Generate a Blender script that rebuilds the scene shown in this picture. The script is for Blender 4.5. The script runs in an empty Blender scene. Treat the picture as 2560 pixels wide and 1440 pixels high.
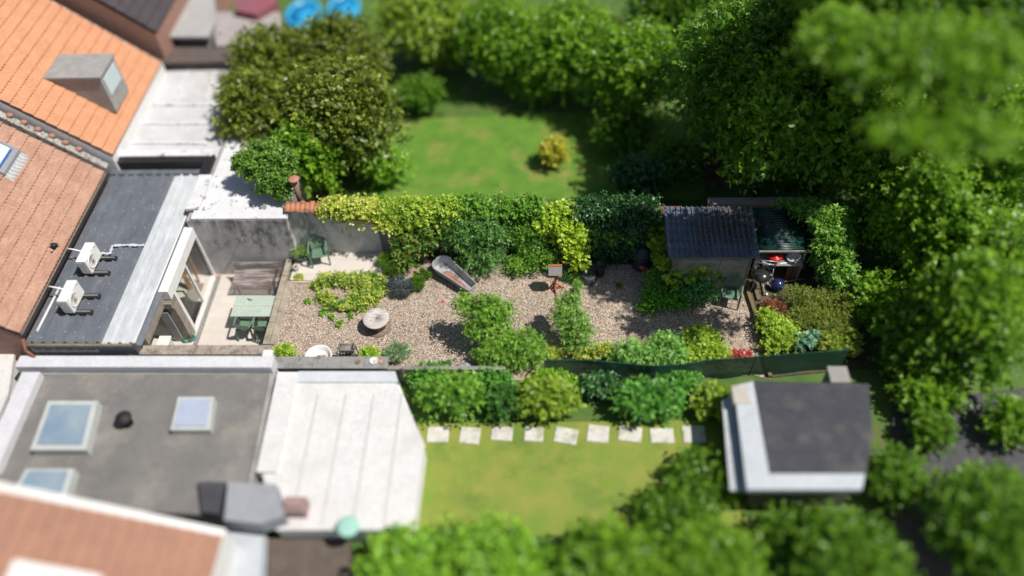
import bpy, math, random
import numpy as np
from mathutils import Matrix, Vector
S = bpy.context.scene
C = S.collection
# ------------------------------------------------------------------ camera, world, sun
F, PX, PY, H = 2000.0, 1280.0, 720.0, 20.0
def _ray(px, py):
    v = np.array([px-PX, -(py-PY), -F]); return v/np.linalg.norm(v)
_up = -_ray(1375, 2400)
_n = _ray(1365, -1660); _n = _n-_up*(_n@_up); _n /= np.linalg.norm(_n)
_e = np.cross(_n, _up)
ROT = np.stack([_e, _n, _up])
def wz(px, py, z=0.0):            # point of the horizontal plane z seen at a picture position (surveying)
    d = ROT@_ray(px, py); t = (z-H)/d[2]; return (d[0]*t, d[1]*t, z)
def wy(px, py, y):                # point of the east-west vertical plane y
    d = ROT@_ray(px, py); t = y/d[1]; return (d[0]*t, y, H+d[2]*t)
cam_d = bpy.data.cameras.new('camera'); cam = bpy.data.objects.new('camera', cam_d); C.objects.link(cam)
cam.matrix_world = Matrix([[*ROT[0], 0], [*ROT[1], 0], [*ROT[2], H], [0, 0, 0, 1]])
cam_d.sensor_width = 36; cam_d.lens = F/2560*36; cam_d.clip_end = 500
cam_d.dof.use_dof = True; cam_d.dof.focus_distance = 25.0; cam_d.dof.aperture_fstop = 0.031
S.camera = cam
W = bpy.data.worlds.new("World"); S.world = W; W.use_nodes = True
SUN = Vector((0.51, -0.085, 0.855)).normalized()
nt = W.node_tree; bg = nt.nodes['Background']; sky = nt.nodes.new('ShaderNodeTexSky')
sky.sky_type = 'NISHITA'; sky.sun_disc = False
sky.sun_elevation = math.asin(SUN.z); sky.sun_rotation = math.atan2(SUN.x, SUN.y)
nt.links.new(sky.outputs[0], bg.inputs[0]); bg.inputs[1].default_value = 0.062
sl = bpy.data.lights.new('sun', 'SUN'); sl.energy = 4.45; sl.angle = math.radians(0.5); sl.color = (1, .955, .89)
so = bpy.data.objects.new('sun', sl); C.objects.link(so); so.rotation_euler = SUN.to_track_quat('Z', 'Y').to_euler(); so.location = (12, 0, 30)
S.view_settings.view_transform = 'Standard'; S.view_settings.look = 'None'
S.view_settings.exposure = 0.28; S.view_settings.gamma = 1
R_ = random.Random(7)
# ------------------------------------------------------------------ materials
MC = {}
def nodes(name):
    m = bpy.data.materials.new(name); m.use_nodes = True
    return m, m.node_tree, m.node_tree.nodes['Principled BSDF']
def N(t, kind, **kw):
    n = t.nodes.new(kind)
    for k, v in kw.items(): setattr(n, k, v)
    return n
def coords(t, scale=(1, 1, 1)):
    g = N(t, 'ShaderNodeNewGeometry'); m = N(t, 'ShaderNodeMapping'); m.inputs['Scale'].default_value = scale
    t.links.new(g.outputs['Position'], m.inputs[0]); return m.outputs[0]
def noise(t, v, s, d=4, r=.6):
    n = N(t, 'ShaderNodeTexNoise'); n.inputs['Scale'].default_value = s; n.inputs['Detail'].default_value = d
    n.inputs['Roughness'].default_value = r; t.links.new(v, n.inputs['Vector']); return n.outputs['Fac']
def ramp(t, f, stops):
    r = N(t, 'ShaderNodeValToRGB'); e = r.color_ramp.elements
    while len(e) < len(stops): e.new(.5)
    for i, (p, c) in enumerate(stops): e[i].position = p; e[i].color = (*c, 1)
    t.links.new(f, r.inputs[0]); return r.outputs[0]
def mixc(t, f, a, b, mode='MIX'):
    m = N(t, 'ShaderNodeMix', data_type='RGBA', blend_type=mode)
    for s, x in ((m.inputs[0], f), (m.inputs[6], a), (m.inputs[7], b)):
        if isinstance(x, (int, float)): s.default_value = x
        elif isinstance(x, tuple): s.default_value = (*x, 1)
        else: t.links.new(x, s)
    return m.outputs[2]
def bump(t, b, h, s, dist=.01):
    n = N(t, 'ShaderNodeBump'); n.inputs['Strength'].default_value = s; n.inputs['Distance'].default_value = dist
    t.links.new(h, n.inputs['Height']); t.links.new(n.outputs[0], b.inputs['Normal'])
def surf(name, c1, c2=None, scale=3, stretch=(1, 1, 1), rough=.8, metal=0, bmp=.3, fine=None, lo=.35, hi=.65, dirt=None, dirtscale=1.2, dirtpos=(.5, .68)):
    """two tone weathered surface with optional dirt patches"""
    if name in MC: return MC[name]
    c2 = c2 or tuple(x*.75 for x in c1); c1 = tuple(x*.87 for x in c1); c2 = tuple(x*.87 for x in c2)
    m, t, b = nodes(name)
    v = coords(t, stretch); f = noise(t, v, scale, 6, .65)
    col = ramp(t, f, [(lo, c1), (hi, c2)])
    f2 = noise(t, v, fine or scale*9, 3, .7)
    col = mixc(t, .35, col, ramp(t, f2, [(.3, (.35,)*3), (.7, (.75,)*3)]), 'OVERLAY')
    if dirt:
        f3 = noise(t, coords(t), dirtscale, 7, .7)
        r = N(t, 'ShaderNodeMapRange'); r.inputs[1].default_value = dirtpos[0]; r.inputs[2].default_value = dirtpos[1]
        t.links.new(f3, r.inputs[0]); col = mixc(t, r.outputs[0], col, dirt)
    t.links.new(col, b.inputs['Base Color']); b.inputs['Roughness'].default_value = rough; b.inputs['Metallic'].default_value = metal
    if bmp: bump(t, b, f2, bmp)
    MC[name] = m; return m
def leafmat(name, dark, mid, light, trans=.35, tip=None):
    if name in MC: return MC[name]
    dark = tuple(x*.95 for x in dark); mid = tuple(x*1.12 for x in mid); light = tuple(min(.8, x*1.45) for x in light); dark = tuple(x*.8 for x in dark)
    m, t, b = nodes(name)
    a = N(t, 'ShaderNodeAttribute', attribute_name='lv')
    st = [(.08, dark), (.5, mid), (.88, light)]
    if tip: st = [(.08, dark), (.42, mid), (.72, light), (.92, tip)]
    col = ramp(t, a.outputs['Fac'], st)
    t.links.new(col, b.inputs['Base Color']); b.inputs['Roughness'].default_value = .42
    tr = N(t, 'ShaderNodeBsdfTranslucent'); t.links.new(mixc(t, .5, col, tuple(min(1, x*1.5) for x in light)), tr.inputs[0])
    mx = N(t, 'ShaderNodeMixShader'); mx.inputs[0].default_value = trans
    t.links.new(b.outputs[0], mx.inputs[1]); t.links.new(tr.outputs[0], mx.inputs[2])
    t.links.new(mx.outputs[0], t.nodes['Material Output'].inputs['Surface']); MC[name] = m; return m
# ------------------------------------------------------------------ mesh builder
class MB:
    def __init__(s): s.v = []; s.f = []; s.sm = []
    def add(s, vs, fs, smooth=False):
        o = len(s.v); s.v += [tuple(map(float, p)) for p in vs]; s.f += [tuple(i+o for i in f) for f in fs]; s.sm += [smooth]*len(fs); return s
    def box(s, a, b):
        x0, y0, z0 = a; x1, y1, z1 = b
        return s.add([(x0, y0, z0), (x1, y0, z0), (x1, y1, z0), (x0, y1, z0), (x0, y0, z1), (x1, y0, z1), (x1, y1, z1), (x0, y1, z1)],
                     [(0, 3, 2, 1), (4, 5, 6, 7), (0, 1, 5, 4), (1, 2, 6, 5), (2, 3, 7, 6), (3, 0, 4, 7)])
    def bar(s, p, q, w, h=None, upv=(0, 0, 1), w2=None, h2=None):
        p = Vector(p); q = Vector(q); d = (q-p).normalized(); h = h or w; w2 = w2 or w; h2 = h2 or h
        u = Vector(upv)
        if abs(d.dot(u)) > .98: u = Vector((0, 1, 0))
        a = d.cross(u).normalized(); c = a.cross(d)
        vs = [p-a*w/2-c*h/2, p+a*w/2-c*h/2, p+a*w/2+c*h/2, p-a*w/2+c*h/2, q-a*w2/2-c*h2/2, q+a*w2/2-c*h2/2, q+a*w2/2+c*h2/2, q-a*w2/2+c*h2/2]
        return s.add(vs, [(0, 1, 2, 3), (7, 6, 5, 4), (4, 5, 1, 0), (5, 6, 2, 1), (6, 7, 3, 2), (7, 4, 0, 3)])
    def path(s, pts, r, n=8, cap=True):
        pts = [Vector(p) for p in pts]; rs = r if isinstance(r, (list, tuple)) else [r]*len(pts); vs = []; fs = []
        ref = Vector((0.31, .2, 1)).normalized()
        for i, p in enumerate(pts):
            d = (pts[min(i+1, len(pts)-1)]-pts[max(i-1, 0)]).normalized()
            a = d.cross(ref)
            if a.length < .1: a = d.cross(Vector((1, 0, 0)))
            a.normalize(); c = d.cross(a)
            for k in range(n):
                t = 2*math.pi*k/n; vs.append(p+(a*math.cos(t)+c*math.sin(t))*rs[i])
        for i in range(len(pts)-1):
            for k in range(n): fs.append((i*n+k, i*n+(k+1) % n, (i+1)*n+(k+1) % n, (i+1)*n+k))
        if cap: fs.append(tuple(range(n-1, -1, -1))); fs.append(tuple((len(pts)-1)*n+k for k in range(n)))
        return s.add(vs, fs, True)
    def lathe(s, c, prof, n=32, sx=1, sy=1, tilt=None):
        vs = []; fs = []
        for r, z in prof:
            for k in range(n):
                t = 2*math.pi*k/n; p = Vector((r*math.cos(t)*sx, r*math.sin(t)*sy, z))
                if tilt: p = tilt@p
                vs.append((c[0]+p.x, c[1]+p.y, c[2]+p.z))
        for i in range(len(prof)-1):
            for k in range(n): fs.append((i*n+k, i*n+(k+1) % n, (i+1)*n+(k+1) % n, (i+1)*n+k))
        if prof[0][0] > 1e-5 and prof[0] != prof[-1]: fs.append(tuple(range(n-1, -1, -1)))
        if prof[-1][0] > 1e-5 and prof[0] != prof[-1]: fs.append(tuple((len(prof)-1)*n+k for k in range(n)))
        return s.add(vs, fs, True)
    def prism(s, poly, z0, z1):
        a = sum(poly[i][0]*poly[(i+1) % len(poly)][1]-poly[(i+1) % len(poly)][0]*poly[i][1] for i in range(len(poly)))
        if a < 0: poly = poly[::-1]
        n = len(poly); vs = [(p[0], p[1], z0) for p in poly]+[(p[0], p[1], z1) for p in poly]
        return s.add(vs, [tuple(range(n-1, -1, -1)), tuple(range(n, 2*n))]+[(i, (i+1) % n, n+(i+1) % n, n+i) for i in range(n)])
    def vprism(s, prof, y0, y1):      # prof = (x, z) outline, extruded along y
        a = sum(prof[i][0]*prof[(i+1) % len(prof)][1]-prof[(i+1) % len(prof)][0]*prof[i][1] for i in range(len(prof)))
        if a < 0: prof = prof[::-1]
        n = len(prof); vs = [(p[0], y0, p[1]) for p in prof]+[(p[0], y1, p[1]) for p in prof]
        return s.add(vs, [tuple(range(n)), tuple(range(2*n-1, n-1, -1))]+[(i, n+i, n+(i+1) % n, (i+1) % n) for i in range(n)])
    def grid(s, fn, us, vs_, smooth=True):
        vs = [fn(u, v) for v in vs_ for u in us]; n = len(us)
        return s.add(vs, [(j*n+i, j*n+i+1, (j+1)*n+i+1, (j+1)*n+i) for j in range(len(vs_)-1) for i in range(n-1)], smooth)
ORG = {}
def tag(o, label=None, cat=None, group=None, kind=None):
    if label: o['label'] = label
    if cat: o['category'] = cat
    if group: o['group'] = group
    if kind: o['kind'] = kind
    return o
def thing(name, label, cat, loc, group=None):
    o = bpy.data.objects.new(name, None); C.objects.link(o); o.empty_display_size = .2
    o.location = loc; ORG[o] = Vector(loc); return tag(o, label, cat, group)
def link(name, me, mat, parent, org):
    me.materials.append(mat); o = bpy.data.objects.new(name, me); C.objects.link(o)
    if parent: o.parent = parent
    else: o.location = org
    ORG[o] = Vector(org); return o
def obj(name, mb, mat, parent=None, bev=0, solid=0):
    v = np.array(mb.v)
    org = ORG[parent] if parent else Vector(((v[:, 0].min()+v[:, 0].max())/2, (v[:, 1].min()+v[:, 1].max())/2, v[:, 2].min()))
    v = v-np.array(org); me = bpy.data.meshes.new(name); me.from_pydata(v.tolist(), [], mb.f)
    me.polygons.foreach_set('use_smooth', mb.sm); me.update()
    o = link(name, me, mat, parent, org)
    if solid: q = o.modifiers.new('thick', 'SOLIDIFY'); q.thickness = solid; q.offset = 0
    if bev:
        q = o.modifiers.new('bevel', 'BEVEL'); q.width = bev; q.segments = 2; q.limit_method = 'ANGLE'; q.angle_limit = math.radians(50)
    return o
def one(name, mb, mat, label, cat, group=None, **k): return tag(obj(name, mb, mat, **k), label, cat, group)
def struct(name, mb, mat): return tag(obj(name, mb, mat), kind='structure')
def dup(root, loc, rz=0, label=None):
    r = root.copy(); C.objects.link(r); r.location = loc; r.rotation_euler = (0, 0, rz)
    if label: r['label'] = label
    for ch in list(root.children):
        c = ch.copy(); C.objects.link(c); c.parent = r
        for g in ch.children: d = g.copy(); C.objects.link(d); d.parent = c
    return r
# ------------------------------------------------------------------ foliage
def unit(a): return a/np.maximum(np.linalg.norm(a, axis=1, keepdims=True), 1e-9)
def leaves(name, blobs, n, size, mat, parent=None, asp=.45, mode='leaf', seed=1, upb=.5, nsub=None, rsub=.42, droop=.15, floor=.015, clip=None, vary=.45, shoots=.55):
    r = np.random.default_rng(seed); cs = []; rs = []
    w = np.array([(b[3]*b[4]+b[4]*b[5]+b[3]*b[5]) for b in blobs]); w = w/w.sum()
    tot = int(1.5*(nsub or max(10, int(26*len(blobs)**.6))))
    for b, wi in zip(blobs, w):
        k = max(4, int(tot*wi+.5)); B = np.array(b[:3]); Rr = np.array(b[3:6])
        if len(b) > 6: q = r.uniform(-1, 1, (k, 3)); cs.append(B+q*Rr); rs.append(np.full(k, min(.34, Rr.min()*1.2))*r.uniform(.7, 1.25, k))
        else:
            q = unit(r.normal(size=(k, 3)))*r.uniform(.35, .82, (k, 1)); q[:, 2] = np.where(q[:, 2] < -.45, -q[:, 2], q[:, 2])
            cs.append(B+q*Rr); rs.append((Rr.min()*.6+Rr.mean()*.4)*rsub*.82*r.uniform(.5, 1.45, k))
    cs = np.concatenate(cs); rs = np.concatenate(rs); cr = r.uniform(0, 1, len(cs))
    p = rs**2/np.sum(rs**2); i = r.choice(len(cs), n, p=p)
    d = unit(r.normal(size=(n, 3))+np.array([0, 0, .35])); rad = r.uniform(.2, 1, (n, 1))**.6*1.08; rad = np.where(r.uniform(0, 1, (n, 1)) < .16, rad*r.uniform(1.1, 1.6, (n, 1)), rad)
    pos = cs[i]+d*rad*rs[i][:, None]
    ns = int(n*shoots) if mode == 'leaf' else 0; tsh = None
    if ns:
        K = max(6, ns//11); jb = r.choice(len(blobs), K, p=w); BB = np.array([b[:3] for b in blobs])[jb]; RR = np.array([b[3:6] for b in blobs])[jb]; isb = np.array([len(b) > 6 for b in blobs])[jb]
        q = unit(r.normal(size=(K, 3))+np.array([0, 0, .35])); q[:, 2] = np.where(q[:, 2] < -.3, -q[:, 2], q[:, 2]); rad0 = r.uniform(.45, .92, (K, 1))
        qb = r.uniform(-1, 1, (K, 3)); q = np.where(isb[:, None], qb, q*rad0); st0 = BB+q*RR
        sdir = unit(unit(q*RR+1e-6)+np.array([0, 0, .55])+r.normal(size=(K, 3))*.4); sl_ = np.minimum(size*r.uniform(2.2, 5, K), RR.mean(1)*.9)[:, None]; scol = r.uniform(0, 1, K)
        k_ = r.integers(0, K, ns); u_ = r.uniform(0, 1, (ns, 1)); lat = unit(np.cross(sdir[k_], r.normal(size=(ns, 3))))
        pos[:ns] = st0[k_]+sdir[k_]*sl_[k_]*u_+lat*size*.45-np.array([0, 0, 1])*(u_**2*sl_[k_]*.22)
        tsh = unit(lat+sdir[k_]*.7); d[:ns] = unit(sdir[k_]*.4+np.array([0, 0, .8])+lat*.2)
    pos[:, 2] = np.maximum(pos[:, 2], floor+r.uniform(0, .06, len(pos)))
    n = len(pos)
    nor = unit(d*.7+np.array([0, 0, upb])+r.normal(size=(n, 3))*.62)
    if mode == 'needle': t = unit(d*.9+np.array([0, 0, upb])+r.normal(size=(n, 3))*.45)
    else:
        t = np.cross(nor, r.normal(size=(n, 3))); t = unit(t+d*.5-nor*np.sum(d*nor, axis=1, keepdims=True)*.5)
        if ns: t[:ns] = tsh; nor[:ns] = unit(nor[:ns]-tsh*np.sum(tsh*nor[:ns], axis=1, keepdims=True))
    sd = unit(np.cross(t, nor+r.normal(size=(n, 3))*.01)); L = size*r.uniform(.45, 1.5, (n, 1)); Wd = L*asp
    a = pos-t*L*.5; c = pos+t*L*.5; c[:, 2] -= (L*droop)[:, 0]; m_ = pos-t*L*.05
    vs = np.stack([a, m_+sd*Wd*.5, c, m_-sd*Wd*.5], 1).reshape(-1, 3)
    lv = cr[i]*vary+r.uniform(0, 1, n)*(1-vary)
    if ns: lv[:ns] = scol[k_]*vary*.8+u_[:, 0]*.3+r.uniform(0, 1, ns)*(.7-vary*.8)+.05
    lv = np.clip(lv, 0, 1)
    org = ORG[parent] if parent else Vector((float(pos[:, 0].mean()), float(pos[:, 1].mean()), float(pos[:, 2].min())))
    vs -= np.array(org)
    me = bpy.data.meshes.new(name); me.vertices.add(4*n); me.vertices.foreach_set('co', vs.ravel().astype(np.float32))
    me.loops.add(4*n); me.loops.foreach_set('vertex_index', np.arange(4*n, dtype=np.int32))
    me.polygons.add(n); me.polygons.foreach_set('loop_start', np.arange(0, 4*n, 4, dtype=np.int32))
    try: me.polygons.foreach_set('loop_total', np.full(n, 4, dtype=np.int32))
    except Exception: pass
    at = me.attributes.new('lv', 'FLOAT', 'FACE'); at.data.foreach_set('value', lv.astype(np.float32))
    me.update(calc_edges=True); me.validate()
    return link(name, me, mat, parent, org), cs
BARK = surf('bark', (.12, .085, .06), (.06, .045, .03), 12, (1, 1, .3))
def stems(name, base, tips, parent, r0=.02, mat=None, k=14, bend=.1, seed=0):
    rr = random.Random(seed); mb = MB(); tips = list(tips); rr.shuffle(tips)
    for t in tips[:k]:
        b = Vector(base)+Vector((rr.uniform(-r0, r0), rr.uniform(-r0, r0), 0)); t = Vector(t)
        m1 = b.lerp(t, .45)+Vector((rr.uniform(-bend, bend), rr.uniform(-bend, bend), abs(t.z-b.z)*.12))
        mb.path([b, m1, t], [r0, r0*.6, r0*.2], 6)
    return obj(name, mb, mat or BARK, parent)
def bush(name, label, cat, blobs, n, size, mat, group=None, base=None, st=True, r0=.02, seed=1, grow=1.22, **kw):
    blobs = [(*b[:3], b[3]*grow, b[4]*grow, b[5]*(1+(grow-1)*.6), *b[6:]) if len(b) == 6 else b for b in blobs]; n = int(n*1.25); size *= 1.08
    b0 = blobs[0]; base = base or (b0[0], b0[1], 0)
    if not st:
        o, _ = leaves(name, blobs, n, size, mat, None, seed=seed, **kw); return tag(o, label, cat, group)
    t = thing(name, label, cat, base, group)
    _, cs = leaves('foliage', blobs, n, size, mat, t, seed=seed, **kw)
    stems('stem', base, [tuple(c) for c in cs], t, r0, seed=seed); return t
def tree(label, x, y, z, r, n, size, mat, hz=None, trunk=None, r0=.14, seed=1, group=None, extra=(), name='garden_tree', cat='tree', **kw):
    hz = hz or r*.8; tx, ty = trunk or (x, y)
    t = thing(name, label, cat, (tx, ty, 0), group)
    bl = [(x, y, z, r, r, hz)]+[tuple(e) for e in extra]
    _, cs = leaves('crown', bl, n, size, mat, t, seed=seed, nsub=kw.pop('nsub', 46), rsub=kw.pop('rsub', .34), **kw)
    top = (x, y, z-hz*.2); mb = MB(); base = Vector((tx, ty, -.05)); T = Vector(top)
    mb.path([base, base.lerp(T, .4)+Vector((.1, -.08, 0)), base.lerp(T, .8), T], [r0*1.25, r0, r0*.7, r0*.5], 10)
    rr = random.Random(seed)
    for c in list(cs)[::3]:
        b = base.lerp(T, rr.uniform(.55, 1)); c = Vector(c); mb.path([b, b.lerp(c, .5)+Vector((0, 0, .15)), c], [r0*.4, r0*.25, r0*.08], 6)
    obj('trunk', mb, BARK, t); return t
def ell(px, py, z, rx, ry=None, rz=None):
    p = wz(px, py, z); return (p[0], p[1], z, rx, ry or rx, rz or rx)
LM = leafmat
m_lime = LM('leaf_lime', (.10, .20, .015), (.24, .40, .03), (.42, .58, .07))
m_yel = LM('leaf_variegated', (.05, .14, .015), (.20, .34, .03), (.52, .54, .10), tip=(.62, .60, .22))
m_mid = LM('leaf_mid', (.035, .11, .012), (.10, .24, .022), (.22, .40, .05))
m_pear = LM('leaf_pear', (.045, .13, .012), (.12, .27, .022), (.27, .45, .06))
m_dark = LM('leaf_dark', (.018, .06, .012), (.04, .12, .018), (.08, .20, .03))
m_ivy = LM('leaf_ivy', (.012, .05, .014), (.025, .09, .022), (.05, .14, .03), .2)
m_wil = LM('leaf_willow', (.03, .10, .022), (.075, .19, .04), (.16, .32, .07))
m_vine = LM('leaf_vine', (.10, .22, .015), (.24, .42, .03), (.45, .62, .06), .45)
m_rose = LM('needle_green', (.03, .08, .01), (.09, .19, .015), (.20, .34, .03))
m_lav = LM('leaf_lavender', (.035, .05, .045), (.085, .11, .105), (.17, .20, .20), .15)
m_sage = LM('leaf_sage', (.09, .16, .06), (.20, .32, .14), (.36, .48, .27), .25)
m_mint = LM('leaf_mint', (.05, .15, .025), (.15, .34, .06), (.30, .52, .12))
m_jun = LM('needle_olive', (.05, .08, .012), (.15, .21, .025), (.28, .32, .045), .3)
m_red = LM('leaf_red', (.22, .03, .03), (.45, .06, .05), (.65, .14, .12), .2)
m_rust = LM('leaf_rust', (.16, .06, .03), (.38, .15, .08), (.55, .27, .15), .2)
m_phot = LM('leaf_photinia', (.03, .09, .012), (.07, .17, .02), (.14, .26, .035), tip=(.40, .13, .05))
m_oliv = LM('leaf_olive', (.035, .065, .008), (.10, .145, .014), (.20, .25, .028))
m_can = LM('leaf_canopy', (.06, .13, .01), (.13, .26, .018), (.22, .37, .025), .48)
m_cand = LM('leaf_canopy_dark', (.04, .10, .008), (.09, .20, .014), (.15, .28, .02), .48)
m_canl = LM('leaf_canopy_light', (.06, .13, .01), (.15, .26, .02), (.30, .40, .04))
m_blue = LM('leaf_bluegreen', (.03, .09, .05), (.08, .19, .11), (.16, .30, .19), .15)

# ------------------------------------------------------------------ ground
m, t, b = nodes('gravel'); v = coords(t)
vo = N(t, 'ShaderNodeTexVoronoi'); vo.inputs['Scale'].default_value = 32; t.links.new(v, vo.inputs['Vector'])
sep = N(t, 'ShaderNodeSeparateColor'); t.links.new(vo.outputs['Color'], sep.inputs[0])
col = ramp(t, sep.outputs[0], [(0, (.10, .085, .075)), (.2, (.27, .235, .205)), (.36, (.50, .34, .24)), (.5, (.46, .405, .36)), (.7, (.58, .52, .455)), (.87, (.52, .40, .34)), (1, (.84, .82, .79))])
big = noise(t, v, .55, 4); col = mixc(t, .5, col, ramp(t, big, [(.35, (.37, .36, .35)), (.68, (.56, .535, .51))]), 'OVERLAY')
dk = N(t, 'ShaderNodeMapRange'); dk.inputs[1].default_value = .35; dk.inputs[2].default_value = .75
t.links.new(vo.outputs['Distance'], dk.inputs[0]); col = mixc(t, dk.outputs[0], col, mixc(t, .62, col, (.12, .10, .085)))
dirt = noise(t, v, 1.1, 8, .75); dr = N(t, 'ShaderNodeMapRange'); dr.inputs[1].default_value = .60; dr.inputs[2].default_value = .75; dr.inputs[4].default_value = .5
t.links.new(dirt, dr.inputs[0]); col = mixc(t, dr.outputs[0], col, (.20, .15, .105))
col = mixc(t, 1, col, (1, .965, .885), 'MULTIPLY')
t.links.new(col, b.inputs['Base Color']); b.inputs['Roughness'].default_value = .85; bump(t, b, vo.outputs['Distance'], .8, .02); GRAV = m
m_soil = surf('soil', (.10, .075, .05), (.055, .042, .03), 6, dirt=(.07, .09, .03), dirtscale=2)
m_lawn = surf('lawn', (.075, .19, .012), (.12, .25, .018), 1.3, bmp=.6, fine=40, dirt=(.22, .22, .05), dirtscale=.7)
m_grassd = surf('rough_grass', (.05, .12, .015), (.09, .17, .02), 2, bmp=.6, fine=30, dirt=(.10, .10, .03), dirtscale=1)
mb = MB()   # one earth sheet with a hole for the sunken patio
XL, XR, YB, YT = -15.3, -8.7, 13.4, 18.3
for a in [((-80, -60), (XL, 120)), ((XR, -60), (90, 120)), ((XL, -60), (XR, YB)), ((XL, YT), (XR, 120))]:
    (x0, y0), (x1, y1) = a; mb.add([(x0, y0, -.03), (x1, y0, -.03), (x1, y1, -.03), (x0, y1, -.03)], [(0, 1, 2, 3)])
struct('ground', mb, m_grassd)
FPX = ((1360, 902), (1400, 899), (1470, 900), (1560, 908), (1640, 914), (1720, 909), (1760, 900), (1820, 896), (1900, 890), (2000, 884), (2122, 874))
edge = [wz(x, y, 1.0)[:2] for x, y in FPX]; se = [(x, y+.02) for x, y in edge if x < 6.3]
gp = [(-8.62, 13.2), (-.4, 13.2)]+se+[(6.5, 13.25), (6.62, 14.6), (6.42, 16.6), (6.42, 18.5), (-8.62, 18.5)]
mb = MB(); mb.add([(x, y, 0) for x, y in gp], [tuple(range(len(gp)))]); struct('gravel_ground', mb, GRAV)
mb = MB(); mb.add([(6.45, 13.3, .02), (9.6, 13.7, .02), (9.6, 19.4, .02), (6.42, 19.4, .02), (6.42, 16.6, .02), (6.62, 14.6, .02)], [(0, 1, 2, 3, 4, 5)]); struct('soil_bed', mb, m_soil)
mb = MB(); mb.add([(-8.6, 17.95, .005), (6.4, 17.75, .005), (6.4, 18.5, .005), (-8.6, 18.5, .005)], [(0, 1, 2, 3)]); struct('soil_border', mb, m_soil)
# lawns of the neighbours
def flat(px, z): return [wz(x, y, z)[:2] for x, y in px]
mb = MB(); mb.prism(flat([(960, 300), (1500, 280), (1760, 300), (1760, 500), (900, 500)], .0), -.02, .01); struct('lawn_north', mb, m_lawn)
mb = MB(); mb.prism(flat([(1045, 1060), (1850, 1050), (1870, 1340), (1030, 1340)], 0), -.02, .012); struct('lawn_south', mb, surf('lawn_dry', (.16, .25, .025), (.26, .27, .045), 1.0, bmp=.6, fine=40, dirt=(.10, .17, .02), dirtscale=.6))
mb = MB(); mb.prism(flat([(2230, 1010), (2560, 970), (2600, 1210), (2330, 1230), (2230, 1120)], 0), -.02, .014)
struct('tarmac', mb, surf('tarmac', (.075, .075, .08), (.05, .05, .055), 3))
mb = MB(); mb.prism(flat([(2200, 1230), (2290, 1225), (2420, 1460), (2300, 1470)], 0), -.02, .018); struct('path', mb, surf('path_earth', (.22, .16, .13), (.16, .12, .10), 2))

# ------------------------------------------------------------------ sunken patio
PZ = -.8
m_tile = surf('patio_tile', (.56, .51, .46), (.50, .455, .41), 1.6, rough=.6, bmp=.1, fine=60)
m, t, b = nodes('patio_tiles'); v = coords(t)
br = N(t, 'ShaderNodeTexBrick'); br.offset = .33; br.inputs['Scale'].default_value = 1; br.inputs['Brick Width'].default_value = 1.2; br.inputs['Row Height'].default_value = .6
br.inputs['Mortar Size'].default_value = .005; br.inputs['Color1'].default_value = (.55, .50, .45, 1); br.inputs['Color2'].default_value = (.60, .55, .50, 1); br.inputs['Mortar'].default_value = (.42, .39, .35, 1)
t.links.new(v, br.inputs['Vector']); f = noise(t, v, 2.2, 6)
c2 = mixc(t, .4, br.outputs['Color'], ramp(t, f, [(.3, (.42, .41, .40)), (.7, (.58, .57, .56))]), 'OVERLAY')
t.links.new(c2, b.inputs['Base Color']); b.inputs['Roughness'].default_value = .55; PAT = m
mb = MB(); mb.add([(-15.25, 13.45, PZ), (-8.7, 13.45, PZ), (-8.7, 18.3, PZ), (-15.25, 18.3, PZ)], [(0, 1, 2, 3)]); struct('patio_floor', mb, PAT)
mb = MB(); mb.prism([(-8.6, 17.12), (-5.3, 17.0), (-5.3, 18.4), (-8.6, 18.4)], 0.005, .05); struct('terrace_paving', mb, PAT)
stone = surf('coping_stone', (.44, .38, .29), (.30, .26, .20), 2.5, bmp=.7, fine=18, dirt=(.20, .17, .12), dirtscale=3)
conc = surf('concrete', (.36, .35, .335), (.27, .265, .255), 1.8, bmp=.4, fine=30, dirt=(.17, .165, .15), dirtscale=1.5, dirtpos=(.5, .75))
t_ = thing('retaining_wall', 'low stone topped retaining wall between sunken patio and gravel', 'wall', (-8.75, 16.4, PZ))
mb = MB(); mb.box((-8.86, 14.5, PZ), (-8.6, 18.42, -.05)); obj('wall', mb, conc, t_)
mb = MB()
ys = [14.48, 15.35, 16.3, 17.3, 18.42]
for i in range(4): mb.box((-8.92+i % 2*.008, ys[i]+.006, -.05), (-8.72, ys[i+1]-.006, .06+i % 2*.006))
obj('coping', mb, stone, t_, bev=.012)
mb = MB(); mb.box((-8.714, 14.5, -.08), (-8.5, 17.1, .035)); obj('edging', mb, stone, t_, bev=.015)
mb = MB(); mb.box((-8.52, 17.0, -.02), (-7.55, 17.075, .05)); one('edging_board', mb, surf('pale_timber', (.60, .48, .36), (.5, .4, .3), 6, (.2, 1, 1)), 'pale timber edging board lying at the terrace edge below small plant', 'board', bev=.005)

# render wall on the north side
m, t, b = nodes('stained_render'); v = coords(t)
f = noise(t, v, .9, 8, .7); col = ramp(t, f, [(.3, (.43, .42, .405)), (.6, (.63, .615, .59)), (.8, (.70, .68, .65))])
mp_ = N(t, 'ShaderNodeMapping'); mp_.inputs['Rotation'].default_value = (0, .5, 0); mp_.inputs['Scale'].default_value = (1.5, 1, .8); t.links.new(v, mp_.inputs[0]); g = noise(t, mp_.outputs[0], 1.3, 12, .74)
col = mixc(t, 1, col, ramp(t, g, [(.38, (.30, .295, .29)), (.46, (.78, .77, .76)), (.58, (1, 1, 1))]), 'MULTIPLY')
sp = N(t, 'ShaderNodeSeparateXYZ'); t.links.new(v, sp.inputs[0])
zr = N(t, 'ShaderNodeMapRange'); zr.inputs[1].default_value = 1.0; zr.inputs[2].default_value = 2.0; t.links.new(sp.outputs[2], zr.inputs[0])
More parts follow.
